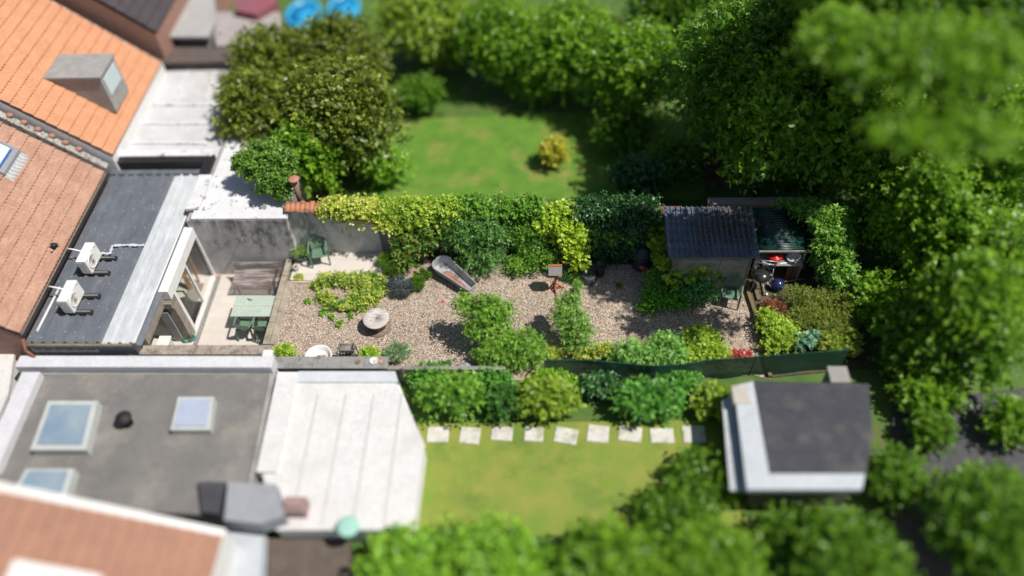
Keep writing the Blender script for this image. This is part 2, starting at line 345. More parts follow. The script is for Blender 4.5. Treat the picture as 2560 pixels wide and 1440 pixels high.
st = noise(t, coords(t, (3.2, 1, .7)), 1.1, 9, .75)   # run-off stains below the coping
mu = N(t, 'ShaderNodeMath', operation='MULTIPLY'); t.links.new(zr.outputs[0], mu.inputs[0]); t.links.new(ramp(t, st, [(.42, (0, 0, 0)), (.56, (.95, .95, .95))]), mu.inputs[1])
col = mixc(t, mu.outputs[0], col, (.10, .098, .095))
t.links.new(col, b.inputs['Base Color']); b.inputs['Roughness'].default_value = .9; bump(t, b, noise(t, v, 22, 6, .7), .5, .02); REN = m
t_ = thing('boundary_wall', 'grey stained rendered boundary wall behind the bench and the terrace chair', 'wall', (-8.6, 18.2, PZ))
mb = MB(); mb.vprism([(-11.78, PZ), (-8.5, PZ), (-8.5, 1.86), (-11.78, 1.86)], 18.1, 18.5); obj('wall', mb, REN, t_)
prof = [(-8.497, PZ), (-5.62, PZ), (-5.62, 1.2), (-5.68, 1.38), (-5.85, 1.5), (-6.1, 1.55), (-6.5, 1.75), (-6.8, 1.88), (-8.497, 2.08)]
mb = MB(); mb.vprism(prof, 18.34, 18.56); obj('wall', mb, REN, t_)
mb = MB(); mb.vprism([(-5.63, -.02), (-5.2, -.02), (-5.16, .5), (-5.2, 1.05), (-5.38, 1.35), (-5.6, 1.4)], 18.38, 18.47); obj('wall_end', mb, conc, t_)
terra = surf('terracotta', (.55, .23, .12), (.42, .17, .09), 5, bmp=.3, dirt=(.16, .10, .07), dirtscale=4, dirtpos=(.48, .6))
mb = MB()
for i in range(9):
    x = -8.44+i*.155
    mb.grid(lambda u, q: (x+.085*math.cos(u), q, 2.08-(q-18.3)*(-.28)+.05*math.sin(u)-(i*.012)), [math.pi*k/8 for k in range(9)], [18.26, 18.62+.05*(i % 2)])
obj('tile_coping', mb, terra, t_, solid=.014)
for i, (px, py) in enumerate([(606, 582), (728, 583), (854, 582)]):
    yw = 18.1 if i == 0 else 18.34
    p = wy(px, py, yw-.12)
    tb = thing('wall_bracket', ['metal wall bracket above the middle of the bench', 'metal wall bracket at the wall step above bench end', 'metal wall bracket to the right of the terrace chair'][i], 'bracket', (p[0], yw, p[2]), 'metal brackets on the grey boundary wall')
    mb = MB(); mb.box((p[0]-.03, yw-.012, p[2]-.09), (p[0]+.03, yw, p[2]+.06)); obj('plate', mb, surf('galvanised', (.45, .45, .45), (.3, .3, .3), 9, rough=.35, metal=.8), tb)
    mb = MB(); mb.path([(p[0], yw-.01, p[2]-.04), (p[0], yw-.16, p[2]), (p[0], yw-.2, p[2]+.07)], .016, 8); mb.bar((p[0]-.03, yw-.2, p[2]+.06), (p[0]+.03, yw-.2, p[2]+.06), .04, .03)
    obj('hook', mb, MC['galvanised'], tb)
# south wall
sw = thing('garden_wall', 'rough stone coped wall along the south side of the sunken patio', 'wall', (-10.2, 13.6, PZ))
mb = MB(); mb.box((-12.1, 13.46, PZ), (-8.22, 13.72, .93)); obj('wall', mb, conc, sw)
m_rc = surf('rough_coping', (.40, .34, .28), (.27, .23, .19), 4, bmp=.9, fine=14, dirt=(.17, .13, .10), dirtscale=5, dirtpos=(.5, .6))
mb = MB()
for i, (x0, x1) in enumerate([(-12.1, -11.1), (-11.09, -10.0), (-9.99, -9.05), (-9.04, -8.2)]): mb.box((x0, 13.42, .93), (x1, 13.76, 1.0+.006*(i % 2)))
obj('coping', mb, m_rc, sw, bev=.012)
sw2 = thing('garden_wall', 'low grey slab topped wall carrying two terracotta saucers and a white plate', 'wall', (-6.5, 13.2, 0))
mb = MB(); mb.box((-8.15, 13.14, -.03), (-4.72, 13.34, .86)); obj('wall', mb, conc, sw2)
slab = surf('slab_grey', (.30, .295, .28), (.24, .235, .225), 2, bmp=.3, dirt=(.15, .145, .135), dirtscale=3, dirtpos=(.52, .64))
mb = MB()
for i in range(5): mb.box((-8.12+i*.69, 13.0, .86), (-8.12+i*.69+.682, 13.42, .9+.004*(i % 2)))
obj('coping', mb, slab, sw2, bev=.006)
mb = MB(); mb.box((-8.36, 13.25, .2), (-8.13, 13.52, 1.02)); mb.box((-8.39, 13.22, 1.02), (-8.1, 13.55, 1.05))
whp = surf('white_paint', (.80, .79, .76), (.72, .71, .69), 4, rough=.5, bmp=.1)
t_ = thing('meter_box', 'off white box standing at the corner between the two south walls', 'box', (-8.24, 13.38, 0)); obj('body', mb, whp, t_, bev=.012)
mb = MB(); mb.box((-8.33, 13.205, .9), (-8.16, 13.22, .97)); obj('slot', mb, surf('dark_slot', (.05, .05, .05)), t_)
def potter(px, py, r, mat, label, white=False):
    p = wz(px, py, .92); t_ = thing('plant_saucer' if not white else 'plate', label, 'saucer' if not white else 'plate', (p[0], p[1], .905))
    mb = MB(); mb.lathe((p[0], p[1], .906), [(r*.7, 0), (r*.9, .005), (r, .035), (r*.94, .035), (r*.82, .012), (0.001, .01)], 28); obj('dish', mb, mat, t_)
    if white: mb = MB(); mb.lathe((p[0]+.01, p[1]-.01, .917), [(r*.4, 0), (r*.36, .012), (.001, .012)], 20); obj('shell', mb, surf('pinkish', (.7, .5, .45), (.55, .4, .36), 20), t_)
potter(895, 905, .075, terra, 'small terracotta saucer on the grey wall, left of the white plate')
potter(935, 902, .125, whp, 'round white plate between two terracotta saucers on the grey wall', True)
potter(955, 905, .07, surf('terracotta_pale', (.62, .33, .22), (.5, .25, .16), 6), 'small terracotta saucer on the grey wall, right of the white plate')
mb = MB(); mb.box((-4.70, 13.16, -.03), (-1.3, 13.22, .62)); mb.box((-4.72, 13.13, .62), (-1.25, 13.25, .66))
for x in (-4.3, -2.6): mb.box((x, 13.1, 0), (x+.07, 13.155, .75))
one('timber_fence', mb, surf('grey_timber', (.30, .27, .24), (.2, .18, .16), 4, (.3, 1, 6), bmp=.5), 'low grey timber fence panel behind the pale spiky plant', 'fence')

# ------------------------------------------------------------------ rear extension with the metal roof
hs = thing('rear_extension', 'flat roofed rear extension with dark blue ribbed metal roof and white sliding door', 'building', (-13.5, 16, PZ))
m_met = surf('metal_roof_blue', (.15, .163, .185), (.11, .122, .142), 1.2, (1, .35, 1), rough=.42, metal=.0, bmp=.03, dirt=(.17, .19, .22), dirtscale=1.6, dirtpos=(.5, .8))
m_clr = surf('translucent_sheet', (.56, .585, .60), (.47, .50, .52), .8, (1, .3, 1), rough=.25, bmp=.0, dirt=(.55, .57, .58), dirtscale=.5)
def rib(x0, x1, y0, y1, z, pitch=.325, h=.062):
    pr = []; x = x0
    while x < x1-1e-4:
        for dx, dz in ((0, 0), (pitch*.2, 0), (pitch*.22, h*.18), (pitch*.38, h*.18), (pitch*.40, 0), (pitch*.62, 0), (pitch*.66, h*1.25), (pitch*.84, h*1.25), (pitch*.98, 0)):
            if x+dx <= x1: pr.append((x+dx, z+dz))
        x += pitch
    pr.append((x1, z)); mb = MB(); n = 9; ys_ = [y0+(y1-y0)*k/n for k in range(n+1)]
    for k in range(len(pr)-1):
        for j in range(n): mb.add([(pr[k][0], ys_[j], pr[k][1]), (pr[k+1][0], ys_[j], pr[k+1][1]), (pr[k+1][0], ys_[j+1], pr[k+1][1]), (pr[k][0], ys_[j+1], pr[k][1])], [(0, 1, 2, 3)])
    return mb
RZ = 1.6
obj('roof_sheet', rib(-15.28, -12.98, 13.38, 20.6, RZ), m_met, hs, solid=.004)
obj('roof_strip', rib(-12.975, -11.98, 13.36, 20.56, RZ+.012), m_clr, hs, solid=.004)
mb = MB(); mb.add([(-11.975, 13.36, RZ-.03), (-11.82, 13.36, RZ-.10), (-11.82, 20.5, RZ-.10), (-11.975, 20.5, RZ-.03)], [(0, 1, 2, 3)]); mb.box((-11.985, 13.36, RZ-.02), (-11.965, 20.5, RZ+.05))
obj('edge_flashing', mb, m_met, hs)
mb = MB(); mb.box((-11.99, 13.36, RZ+.05), (-11.95, 20.5, RZ+.065)); obj('edge_trim', mb, whp, hs)
mb = MB(); mb.box((-15.28, 20.6, RZ-.1), (-13.6, 20.82, RZ+.09)); mb.box((-13.58, 20.6, RZ-.1), (-11.9, 20.82, RZ+.085)); obj('head_flashing', mb, m_met, hs, bev=.01)
mb = MB()
for ya in np.arange(13.8, 20.5, 1.02):
    for k in range(10):
        x = -15.28+.325*k+.08
        if x < -12.1: mb.lathe((x+R_.uniform(-.02, .02), ya+R_.uniform(-.25, .25), RZ+.003+(.014 if x > -12.98 else 0)), [(.016, 0), (.014, .012), (.001, .014)], 6)
tag(obj('roof_screws', mb, whp, hs), kind='stuff')
seal = surf('sealant', (.62, .66, .70), (.5, .55, .6), 14, bmp=.4)
mb = MB()
for a, b_ in zip([(252, 632), (275, 634), (281, 614), (318, 612)], [(275, 634), (281, 614), (318, 612), (360, 613)]):
    p = Vector(wz(*a, RZ+.095)); q = Vector(wz(*b_, RZ+.095))
    for k in range(7):
        c0 = p.lerp(q, k/7.); c1 = p.lerp(q, (k+1)/7.); w = R_.uniform(.05, .11); mb.bar(c0+Vector((0, R_.uniform(-.015, .015), -.004)), c1+Vector((0, 0, -.006+k*.0007)), w, .01)
obj('sealant_streak', mb, seal, hs)
mb = MB()
for k in range(26):
    p = wz(R_.uniform(285, 400), R_.uniform(440, 470)+R_.choice([0, 0, 60, 200]), RZ+.004); mb.lathe(p, [(R_.uniform(.012, .03), 0), (.001, .004)], 6)
tag(obj('bird_droppings', mb, seal, hs), kind='stuff')
# body
m_ext = surf('extension_wall', (.55, .54, .52), (.47, .46, .44), 2)
mb = MB(); mb.box((-15.28, 13.42, PZ-.05), (-15.1, 20.5, RZ-.03)); mb.box((-15.1, 18.1, PZ), (-11.84, 18.3, RZ-.06)); mb.box((-15.1, 18.3, PZ), (-11.9, 20.5, RZ-.12)); mb.box((-15.1, 13.42, PZ), (-12.12, 13.62, RZ-.03))
mb.box((-13.3, 15.42, PZ), (-11.98, 15.56, RZ-.06)); mb.box((-13.4, 13.62, PZ), (-13.25, 15.42, RZ-.06)); obj('wall', mb, m_ext, hs)
m_moss = surf('mossy_edge', (.30, .24, .14), (.16, .13, .08), 5, bmp=.8, fine=22)
mb = MB(); mb.box((-15.2, 13.30, RZ-.06), (-12.1, 13.37, RZ+.0)); obj('mossy_verge', mb, m_moss, hs)
mb = MB(); mb.box((-15.1, 15.6, RZ-.2), (-11.99, 18.09, RZ-.16)); obj('ceiling', mb, whp, hs)
mb = MB(); mb.box((-11.96, 15.36, 1.18), (-11.66, 18.14, 1.56)); obj('door_header', mb, whp, hs, bev=.006)
# sliding door
sd = thing('sliding_door', 'large white framed glass sliding door, half open, facing the sunken patio', 'door', (-11.7, 16.8, PZ))
X0, X1 = -11.74, -11.66
mb = MB(); mb.box((X0, 18.02, PZ), (X1, 18.1, 1.18)); mb.box((X0, 15.6, PZ), (X1, 15.68, 1.18)); mb.box((X0-.06, 15.682, PZ), (X1, 18.018, PZ+.05)); obj('frame', mb, whp, sd, bev=.004)
mb = MB()
for y0, y1 in ((15.69, 15.75), (16.78, 16.86)): mb.box((X0+.012, y0, PZ+.055), (X1-.012, y1, 1.17))
for z0, z1 in ((PZ+.055, PZ+.13), (1.11, 1.17)): mb.box((X0+.014, 15.752, z0), (X1-.014, 16.778, z1))
sash = obj('sash', mb, whp, sd)
m, t, b = nodes('window_glass'); b.inputs['Roughness'].default_value = .02; b.inputs['Base Color'].default_value = (.8, .92, .88, 1)
gl = N(t, 'ShaderNodeBsdfGlossy'); gl.inputs['Roughness'].default_value = .02; tp = N(t, 'ShaderNodeBsdfTransparent'); tp.inputs[0].default_value = (.78, .88, .84, 1)
fr = N(t, 'ShaderNodeFresnel'); fr.inputs[0].default_value = 1.5; mx = N(t, 'ShaderNodeMixShader'); t.links.new(fr.outputs[0], mx.inputs[0]); t.links.new(tp.outputs[0], mx.inputs[1]); t.links.new(gl.outputs[0], mx.inputs[2])
t.links.new(mx.outputs[0], t.nodes['Material Output'].inputs['Surface']); GLASS = m
mb = MB(); mb.add([(-11.70, 15.755, PZ+.13), (-11.70, 16.775, PZ+.13), (-11.70, 16.775, 1.11), (-11.70, 15.755, 1.11)], [(0, 1, 2, 3)]); obj('pane', mb, GLASS, sash)
mb = MB(); mb.box((-11.75, 16.1, PZ+.05), (-11.735, 16.16, PZ+1.1)); 
wood = surf('warm_wood', (.36, .20, .10), (.28, .15, .08), 5, (1, 1, .25))
t_ = thing('timber_beam', 'warm brown timber beam leaning inside behind the open door', 'beam', (-12.6, 17.7, PZ)); mb = MB()
mb.bar((-12.35, 17.45, PZ), (-12.62, 17.9, 1.1), .16, .12); obj('beam', mb, wood, t_, bev=.01); mb = MB(); mb.bar((-12.15, 17.75, PZ), (-12.2, 17.99, .9), .05, .05); obj('batten', mb, wood, t_)
mb = MB(); mb.box((-12.45, 16.95, PZ+.004), (-11.95, 17.7, PZ+.02)); one('door_mat', mb, surf('mat_brown', (.30, .25, .21), (.24, .2, .17), 20), 'brown door mat inside the open sliding door', 'mat')
mb = MB()
mb.box((-11.60, 14.2, PZ+.003), (-11.44, 18.06, PZ+.008)); dr_ = thing('drain_channel', 'narrow grey drain grate set in the patio floor along the door', 'drain', (-11.5, 16, PZ)); obj('channel', mb, surf('drain_dark', (.06, .06, .06)), dr_)
mb = MB()
for k in range(96): mb.box((-11.595, 14.21+k*.04, PZ+.009), (-11.445, 14.21+k*.04+.024, PZ+.014))
tag(obj('grate', mb, surf('grate_grey', (.42, .42, .42), (.34, .34, .34), 8, rough=.5), dr_))
p = wz(543, 690, PZ+.03); mb = MB(); mb.lathe((p[0], p[1]-.02, PZ+.004), [(.05, 0), (.055, .02), (.03, .05), (.001, .055)], 10, 1.1, .8); one('sponge', mb, surf('red_foam', (.75, .12, .08), (.6, .1, .07), 20), 'small red sponge on the patio floor at the door corner', 'sponge')
# timber alcove left of the door
m_clad = surf('clad_grey', (.34, .29, .24), (.22, .19, .155), 4, (5, 5, .5), bmp=.5, dirt=(.14, .115, .09), dirtscale=4)
cp = thing('clad_post', 'weathered plank clad corner post beside the glass door', 'post', (-11.75, 15.4, PZ))
mb = MB()
for k in range(12): mb.box((-11.9, 15.26, PZ+k*.142), (-11.655, 15.58, PZ+k*.142+.134))
obj('planks', mb, m_clad, cp)
mb = MB()
for k in range(5): mb.box((-11.96, 15.2+k*.072, .92), (-11.66, 15.2+k*.072+.06, 1.14))
obj('slatted_cap', mb, m_clad, cp)
mb = MB()
for k in range(3): mb.box((-12.02, 13.74, 1.02+k*.13), (-11.9-.003*k, 15.34, 1.02+k*.13+.122))
fb = one('fascia_board', mb, m_clad, 'weathered grey timber fascia under the roof edge above the alcove', 'board')
mb = MB(); mb.path([(-11.93, 13.8, 1.43), (-11.93, 15.3, 1.43)], .022, 6); one('foam_strip', mb, surf('orange_foam', (.62, .36, .10), (.5, .3, .1), 12), 'orange foam strip along the top of the grey fascia board', 'foam strip')
cb = thing('cabinet', 'white topped cabinet standing in the alcove beside the green hose', 'cabinet', (-12.0, 14.3, PZ))
mb = MB(); mb.box((-12.25, 13.78, PZ), (-11.95, 14.75, PZ+.85)); obj('body', mb, surf('cab_grey', (.55, .55, .53), (.5, .5, .48), 4), cb)
mb = MB(); mb.box((-12.28, 13.76, PZ+.852), (-11.9, 14.78, PZ+.89)); obj('top', mb, whp, cb, bev=.006)
mb = MB(); mb.box((-11.90, 13.78, PZ), (-11.72, 14.5, PZ+.42)); obj('box', mb, whp, cb, bev=.01)
mb = MB(); mb.box((-12.2, 15.2, PZ), (-11.92, 15.25, PZ+1.5)); one('grey_door', mb, surf('door_grey', (.30, .31, .32), (.26, .27, .28), 4), 'plain grey door at the back of the alcove', 'door', bev=.004)
m_hose = surf('hose_green', (.02, .32, .18), (.015, .25, .14), 9, rough=.4, bmp=0)
pts = []
hx, hy, _ = wz(474, 849, PZ)
for k in range(70):
    a = k*.33; rr = .15+.05*math.sin(k*.7); pts.append((hx+rr*math.cos(a)*1.1, hy+rr*math.sin(a), PZ+.015+k*.0022+.02*math.sin(k*1.3)**2))
for k in range(6): pts.append((hx-.1-k*.06, hy+.1+k*.1, PZ+.16+.02*k))
mb = MB(); mb.path(pts, .014, 6); one('garden_hose', mb, m_hose, 'coiled green garden hose on the patio floor by the plank post', 'hose')

# tiled main roof
m, t, b = nodes('roof_tiles_brown'); v = coords(t)
f = noise(t, v, 1.5, 6, .7); col = ramp(t, f, [(.3, (.40, .225, .16)), (.65, (.52, .32, .24))])
f2 = noise(t, coords(t, (5, 1, 5)), 3, 5, .8); col = mixc(t, .6, col, ramp(t, f2, [(.35, (.27, .255, .24)), (.64, (.56, .555, .55))]), 'OVERLAY')
col = mixc(t, 1, col, (.93, .90, .87), 'MULTIPLY')
t.links.new(col, b.inputs['Base Color']); b.inputs['Roughness'].default_value = .85; bump(t, b, f2, .5, .02); TILE = m
m_ora = surf('roof_tiles_orange', (.62, .30, .16), (.54, .25, .13), 2, bmp=.4, fine=14)
m_pink = surf('roof_tiles_pinkish', (.40, .21, .14), (.34, .18, .12), 2, bmp=.4, fine=14)
def tiled(parent, x_e, z_e, x_r, z_r, y0, y1, mat, name='roof', course=.36, wv=.30, amp=.03):
    n = int(abs(x_r-x_e)/course/.80); mb = MB(); q = int((y1-y0)/wv)
    rr = random.Random(3)
    for i in range(n):
        a = i/n; b_ = (i+1.04)/n
        xa, za = x_e+(x_r-x_e)*a, z_e+(z_r-z_e)*a+.06; xb, zb = x_e+(x_r-x_e)*b_, z_e+(z_r-z_e)*b_+.005
        ys_ = []; hs_ = []
        for k in range(q):
            j = rr.uniform(-.006, .006)
            for u, h_ in ((.0, 0), (.12, 1), (.30, 1), (.42, .15), (.52, .15), (.62, 1), (.8, 1), (.92, 0)): ys_.append(y0+(k+u)*wv); hs_.append(h_*amp+j)
        ys_.append(y0+q*wv); hs_.append(0); m_ = len(ys_)
        vs = [(xa, y, za+h_) for y, h_ in zip(ys_, hs_)]+[(xb, y, zb+h_) for y, h_ in zip(ys_, hs_)]+[(xa-.03, y, za-.07) for y in ys_]
        mb.add(vs, [(k, k+1, m_+k+1, m_+k) for k in range(m_-1)]+[(2*m_+k, 2*m_+k+1, k+1, k) for k in range(m_-1)])
    return obj(name, mb, mat, parent)
mh = thing('main_house', 'terraced house under a faded brown tile roof with a roof window', 'house', (-18, 17, -.03))
ZE = 2.0; XE = -15.2; SL = (4.30-1.9)/(17.9-15.15)
brick = surf('brick_wall', (.36, .20, .15), (.28, .16, .12), 5, bmp=.5)
tiled(mh, XE, ZE, XE-4.6, ZE+4.6*SL, 13.42, 20.42, TILE)
tiled(mh, XE-9.2, ZE, XE-4.6, ZE+4.6*SL, 13.42, 20.42, TILE)
mb = MB(); mb.vprism([(XE-.15, -.05), (XE-.15, ZE-.1), (XE-4.6, ZE+4.6*SL-.1), (XE-9.0, ZE-.1), (XE-9.0, -.05)], 13.45, 20.4); obj('wall', mb, brick, mh)
m_mort = surf('mortar', (.50, .46, .42), (.27, .25, .23), 7, bmp=1, fine=20, dirt=(.12, .11, .10), dirtscale=8, dirtpos=(.5, .6))
mb = MB(); mb.bar((XE, 20.53, ZE+.08), (XE-4.6, 20.53, ZE+4.6*SL+.1), .24, .12); obj('verge', mb, m_mort, mh)
for k in range(12):
    mb = MB(); c = Vector((XE-.7-k*.33, 20.62, ZE+.2+(.7+k*.33)*SL)); mb.lathe(c, [(.11, -.05), (.12, .02), (.09, .06), (.001, .07)], 10, 1.1, .8); obj('verge_tile', mb, m_pink, mh)
m_gut = surf('gutter_dark', (.045, .045, .05), (.03, .03, .035), 6, rough=.4); m_gd = surf('gutter_debris', (.32, .26, .20), (.2, .16, .12), 8, bmp=.8)
mb = MB(); mb.box((-15.34, 13.44, ZE-.16), (-15.30, 20.4, ZE-.04)); mb.box((-15.19, 13.44, ZE-.16), (-15.16, 20.4, ZE-.04)); mb.box((-15.31, 13.44, ZE-.17), (-15.17, 20.4, ZE-.14)); obj('gutter', mb, m_gut, mh)
mb = MB(); mb.box((-15.295, 13.46, ZE-.138), (-15.195, 20.38, ZE-.07)); obj('gutter_debris', mb, m_gd, mh)
mb = MB(); mb.path([(-15.02, 13.75, RZ+.09), (-15.02, 15.45, RZ+.09)], .035, 8); obj('drain_pipe', mb, whp, mh)
mb = MB(); mb.path([(-15.24, 13.4, ZE-.2), (-15.24, 13.2, 1.5), (-14.9, 13.05, 1.2), (-14.7, 12.9, .6)], .05, 8); obj('down_pipe', mb, surf('rust_pipe', (.25, .10, .06), (.18, .08, .05), 6), mh)
# roof window
def onroof(px, py, h=0.0):   # meet the ray with the roof plane
    d = ROT@_ray(px, py); k = SL
    # z = ZE + (XE - x)*k + h
    t_ = (ZE+XE*k+h-H)/(d[2]+d[0]*k); return Vector((d[0]*t_, d[1]*t_, H+d[2]*t_))
A = onroof(50, 376, .12); Bp = onroof(14, 438, .12); ys0, ys1 = Bp.y, A.y; xr = A.x
rw = thing('roof_window', 'grey framed roof window with blue blind strip set in the brown tiles', 'roof window', (xr-.6, (ys0+ys1)/2, ZE+(XE-xr)*SL))
def rp(x, y, h): return (x, y, ZE+(XE-x)*SL+h)
def rbox(mb, x0, x1, y0, y1, h0, h1):
    vs = [rp(x0, y0, h0), rp(x1, y0, h0), rp(x1, y1, h0), rp(x0, y1, h0), rp(x0, y0, h1), rp(x1, y0, h1), rp(x1, y1, h1), rp(x0, y1, h1)]
    return mb.add(vs, [(0, 3, 2, 1), (4, 5, 6, 7), (0, 1, 5, 4), (1, 2, 6, 5), (2, 3, 7, 6), (3, 0, 4, 7)])
gfr = surf('frame_grey', (.30, .31, .33), (.26, .27, .29), 5, rough=.4, bmp=0)
mb = MB(); rbox(mb, xr-.1, xr, ys0, ys1, .03, .17); rbox(mb, xr-1.2, xr-1.1, ys0, ys1, .03, .17); rbox(mb, xr-1.098, xr-.102, ys0, ys0+.08, .03, .168); rbox(mb, xr-1.098, xr-.102, ys1-.08, ys1, .03, .168); obj('frame', mb, gfr, rw)
mb = MB(); rbox(mb, xr-1.097, xr-.103, ys0+.082, ys1-.082, .10, .12); 
m, t, b = nodes('skylight_glass'); b.inputs['Base Color'].default_value = (.50, .57, .58, 1); b.inputs['Roughness'].default_value = .3; b.inputs['Specular IOR Level'].default_value = .25; SKG = m
pn = obj('pane', mb, SKG, rw)
mb = MB(); rbox(mb, xr-.19, xr-.13, ys0+.1, ys1-.1, .121, .126); obj('blind', mb, surf('blind_blue', (.05, .12, .32), (.04, .1, .28), 6), rw)
mb = MB()
mb.grid(lambda u, w_: rp(xr+.01+u*.22, ys0-.06+w_*(ys1-ys0+.02), .075+.012*math.sin(w_*50)), [0, .5, 1], [k/60 for k in range(61)]); obj('lead_flashing', mb, surf('lead', (.42, .44, .45), (.33, .35, .36), 8, rough=.5), rw)
# AC units
m_ac = surf('ac_white', (.84, .83, .80), (.80, .79, .76), 2, rough=.45, bmp=.0); m_blk = surf('black_rubber', (.02, .02, .022), (.015, .015, .016), 8, rough=.7); m_grl = surf('grille_cream', (.36, .32, .29), (.30, .27, .24), 9); m_dkg = surf('grille_dark', (.10, .095, .09), (.07, .07, .07), 9)
def make_ac(label, x1, y0, grp):
    L, D, Hh = .82, .30, .56; z0 = RZ+.15; x0 = x1-D; y1 = y0+L
    t_ = thing('air_conditioner', label, 'air conditioner', ((x0+x1)/2, (y0+y1)/2, RZ+.04), grp)
    mb = MB(); mb.box((x0, y0, z0), (x1, y1, z0+Hh)); obj('casing', mb, m_ac, t_, bev=.012)
    cy, cz, r = y0+.30, z0+Hh*.5, .235; rot = Matrix.Rotation(math.radians(90), 3, 'Y')
    mb = MB(); mb.lathe((x1+.001, cy, cz), [(r, 0), (r, .02), (r-.02, .024), (r-.03, .008)], 40, tilt=rot); fg = obj('fan_grille', mb, m_ac, t_)
    mb = MB(); mb.lathe((x1+.002, cy, cz), [(r-.028, 0), (r-.03, .004), (.001, .004)], 40, tilt=rot); obj('fan', mb, m_grl, fg)
    mb = MB()
    for k in range(36):
        a = k*math.pi/18; mb.bar((x1+.014, cy+.06*math.cos(a), cz+.06*math.sin(a)), (x1+.014, cy+(r-.03)*math.cos(a+.25), cz+(r-.03)*math.sin(a+.25)), .007, .006, (1, 0, 0))
    obj('fan_guard', mb, surf('guard_grey', (.60, .56, .52), (.56, .52, .48)), fg)
    mb = MB(); mb.lathe((x1+.008, cy, cz), [(.06, 0), (.06, .014), (.001, .018)], 20, tilt=rot); obj('fan_hub', mb, m_grl, fg)
    mb = MB(); mb.box((x0+.03, y0-.004, z0+.04), (x1-.07, y0-.001, z0+Hh-.03)); sg = obj('side_grille', mb, m_dkg, t_)
    mb = MB()
    for k in range(9): mb.box((x0+.03, y0-.012, z0+.05+k*.055), (x1-.07, y0-.005, z0+.062+k*.055))
    for k in range(4): mb.box((x0+.04+k*.045, y0-.014, z0+.045), (x0+.048+k*.045, y0-.006, z0+Hh-.035))
    obj('slats', mb, m_ac, sg)
    mb = MB(); mb.box((x1, y1-.16, z0+Hh-.1), (x1+.003, y1-.05, z0+Hh-.08)); obj('badge', mb, m_dkg, t_)
    for yy in (y0+.08, y1-.12):
        mb = MB(); mb.bar((x0-.22, yy, RZ+.09), (x1+.5, yy, RZ+.09), .16, .1); f_ = obj('rubber_foot', mb, m_blk, t_, bev=.03)
        mb = MB(); mb.box((x0-.16, yy-.02, RZ+.142), (x1+.44, yy+.02, RZ+.149)); obj('rail', mb, surf('rail_grey', (.28, .28, .28), (.22, .22, .22), 9, rough=.4), f_)
    mb = MB(); mb.path([(x0, y1-.16, z0+.12), (x0-.2, y1-.14, z0+.3), (x0-.42, y1-.12, z0+.36), (x0-.6, y1-.1, z0+.38)], .028, 8); obj('pipe', mb, m_ac, t_)
    mb = MB(); mb.path([(x0, y1-.3, z0+.08), (x0-.12, y1-.33, z0+.02), (x0-.3, y1-.25, z0-.02), (x0-.42, y1-.3, z0+.0)], .012, 6); obj('cable', mb, m_blk, t_)
    return t_
make_ac('white air conditioner unit with round fan, the farther one on the blue metal roof', -14.13, 15.93, 'air conditioner units on the metal roof')
make_ac('white air conditioner unit with round fan, the nearer one on the blue metal roof', -14.1, 14.38, 'air conditioner units on the metal roof')
p0 = onroof(128, 612, .06); mb = MB(); mb.bar(p0, Vector((-15.35, p0.y-.05, ZE+.15)), .2, .03, (0, 0, 1)); mb.bar((-15.45, p0.y-.25, ZE+.22), (-15.4, p0.y, ZE+.2), .12, .03)
mb.lathe(p0.lerp(Vector((-15.35, p0.y, ZE+.15)), .5)+Vector((0, 0, .03)), [(.12, 0), (.08, .06), (.05, .1), (.001, .1)], 14)
one('pipe_flashing', mb, m_blk, 'black rubber pipe flashing on the tile edge above the farther air conditioner', 'flashing')

# ------------------------------------------------------------------ neighbour's white flat roof to the north
m_wr = surf('white_roofing', (.74, .735, .745), (.64, .64, .66), 1.5, rough=.6, bmp=.3, fine=12, dirt=(.22, .22, .24), dirtscale=3.2, dirtpos=(.58, .64))
m_tar = surf('tar', (.022, .021, .02), (.012, .012, .012), 5, rough=.5, bmp=.6)
nb = thing('flat_roof_annex', 'white painted flat roof annex next to the metal roof, dappled by the tree', 'building', (-10, 20, 0))
mb = MB(); mb.box((-11.6, 18.51, 0), (-8.46, 25, 1.86)); obj('wall', mb, conc, nb)
mb = MB(); mb.box((-11.6, 18.11, 1.87), (-8.43, 18.52, 1.96)); mb.box((-11.9, 18.53, 1.87), (-11.45, 20.2, 2.0)); obj('parapet', mb, m_wr, nb, bev=.02)
mb = MB(); mb.box((-11.44, 18.53, 1.861), (-8.46, 25, 1.91)); obj('roof', mb, m_wr, nb)
mb = MB(); mb.bar((-11.3, 18.55, 1.95), (-11.3, 20.0, 1.95), .07, .07); obj('seam', mb, m_wr, nb, bev=.02)
mb = MB(); mb.box((-15.25, 20.84, 0), (-11.62, 21.22, 2.0)); mb.box((-11.9, 20.22, 1.0), (-11.62, 20.838, 2.03)); obj('tar_upstand', mb, m_tar, nb)
mb = MB(); mb.box((-15.3, 21.1, 2.002), (-11.7, 21.45, 2.08)); obj('coping', mb, m_wr, nb, bev=.02)
fl = thing('flue_pipe', 'rusty brown flue pipe with flat round cap above terracotta tiles', 'flue', (-8.15, 18.9, 1.9))
m_fl = surf('rust_flue', (.30, .13, .09), (.24, .16, .13), 6, (1, 1, .4), bmp=.4)
mb = MB(); mb.path([(-8.16, 18.9, 1.7), (-8.13, 18.9, 2.86)], .085, 16); obj('pipe', mb, m_fl, fl)
mb = MB(); mb.lathe((-8.13, 18.9, 2.9), [(.14, 0), (.19, .02), (.15, .05), (.001, .07)], 24); obj('cap', mb, surf('rust_cap', (.50, .22, .15), (.42, .19, .13), 6), fl)
mb = MB(); mb.lathe((-8.13, 18.9, 2.84), [(.05, 0), (.05, .08)], 8); obj('collar', mb, m_fl, fl)

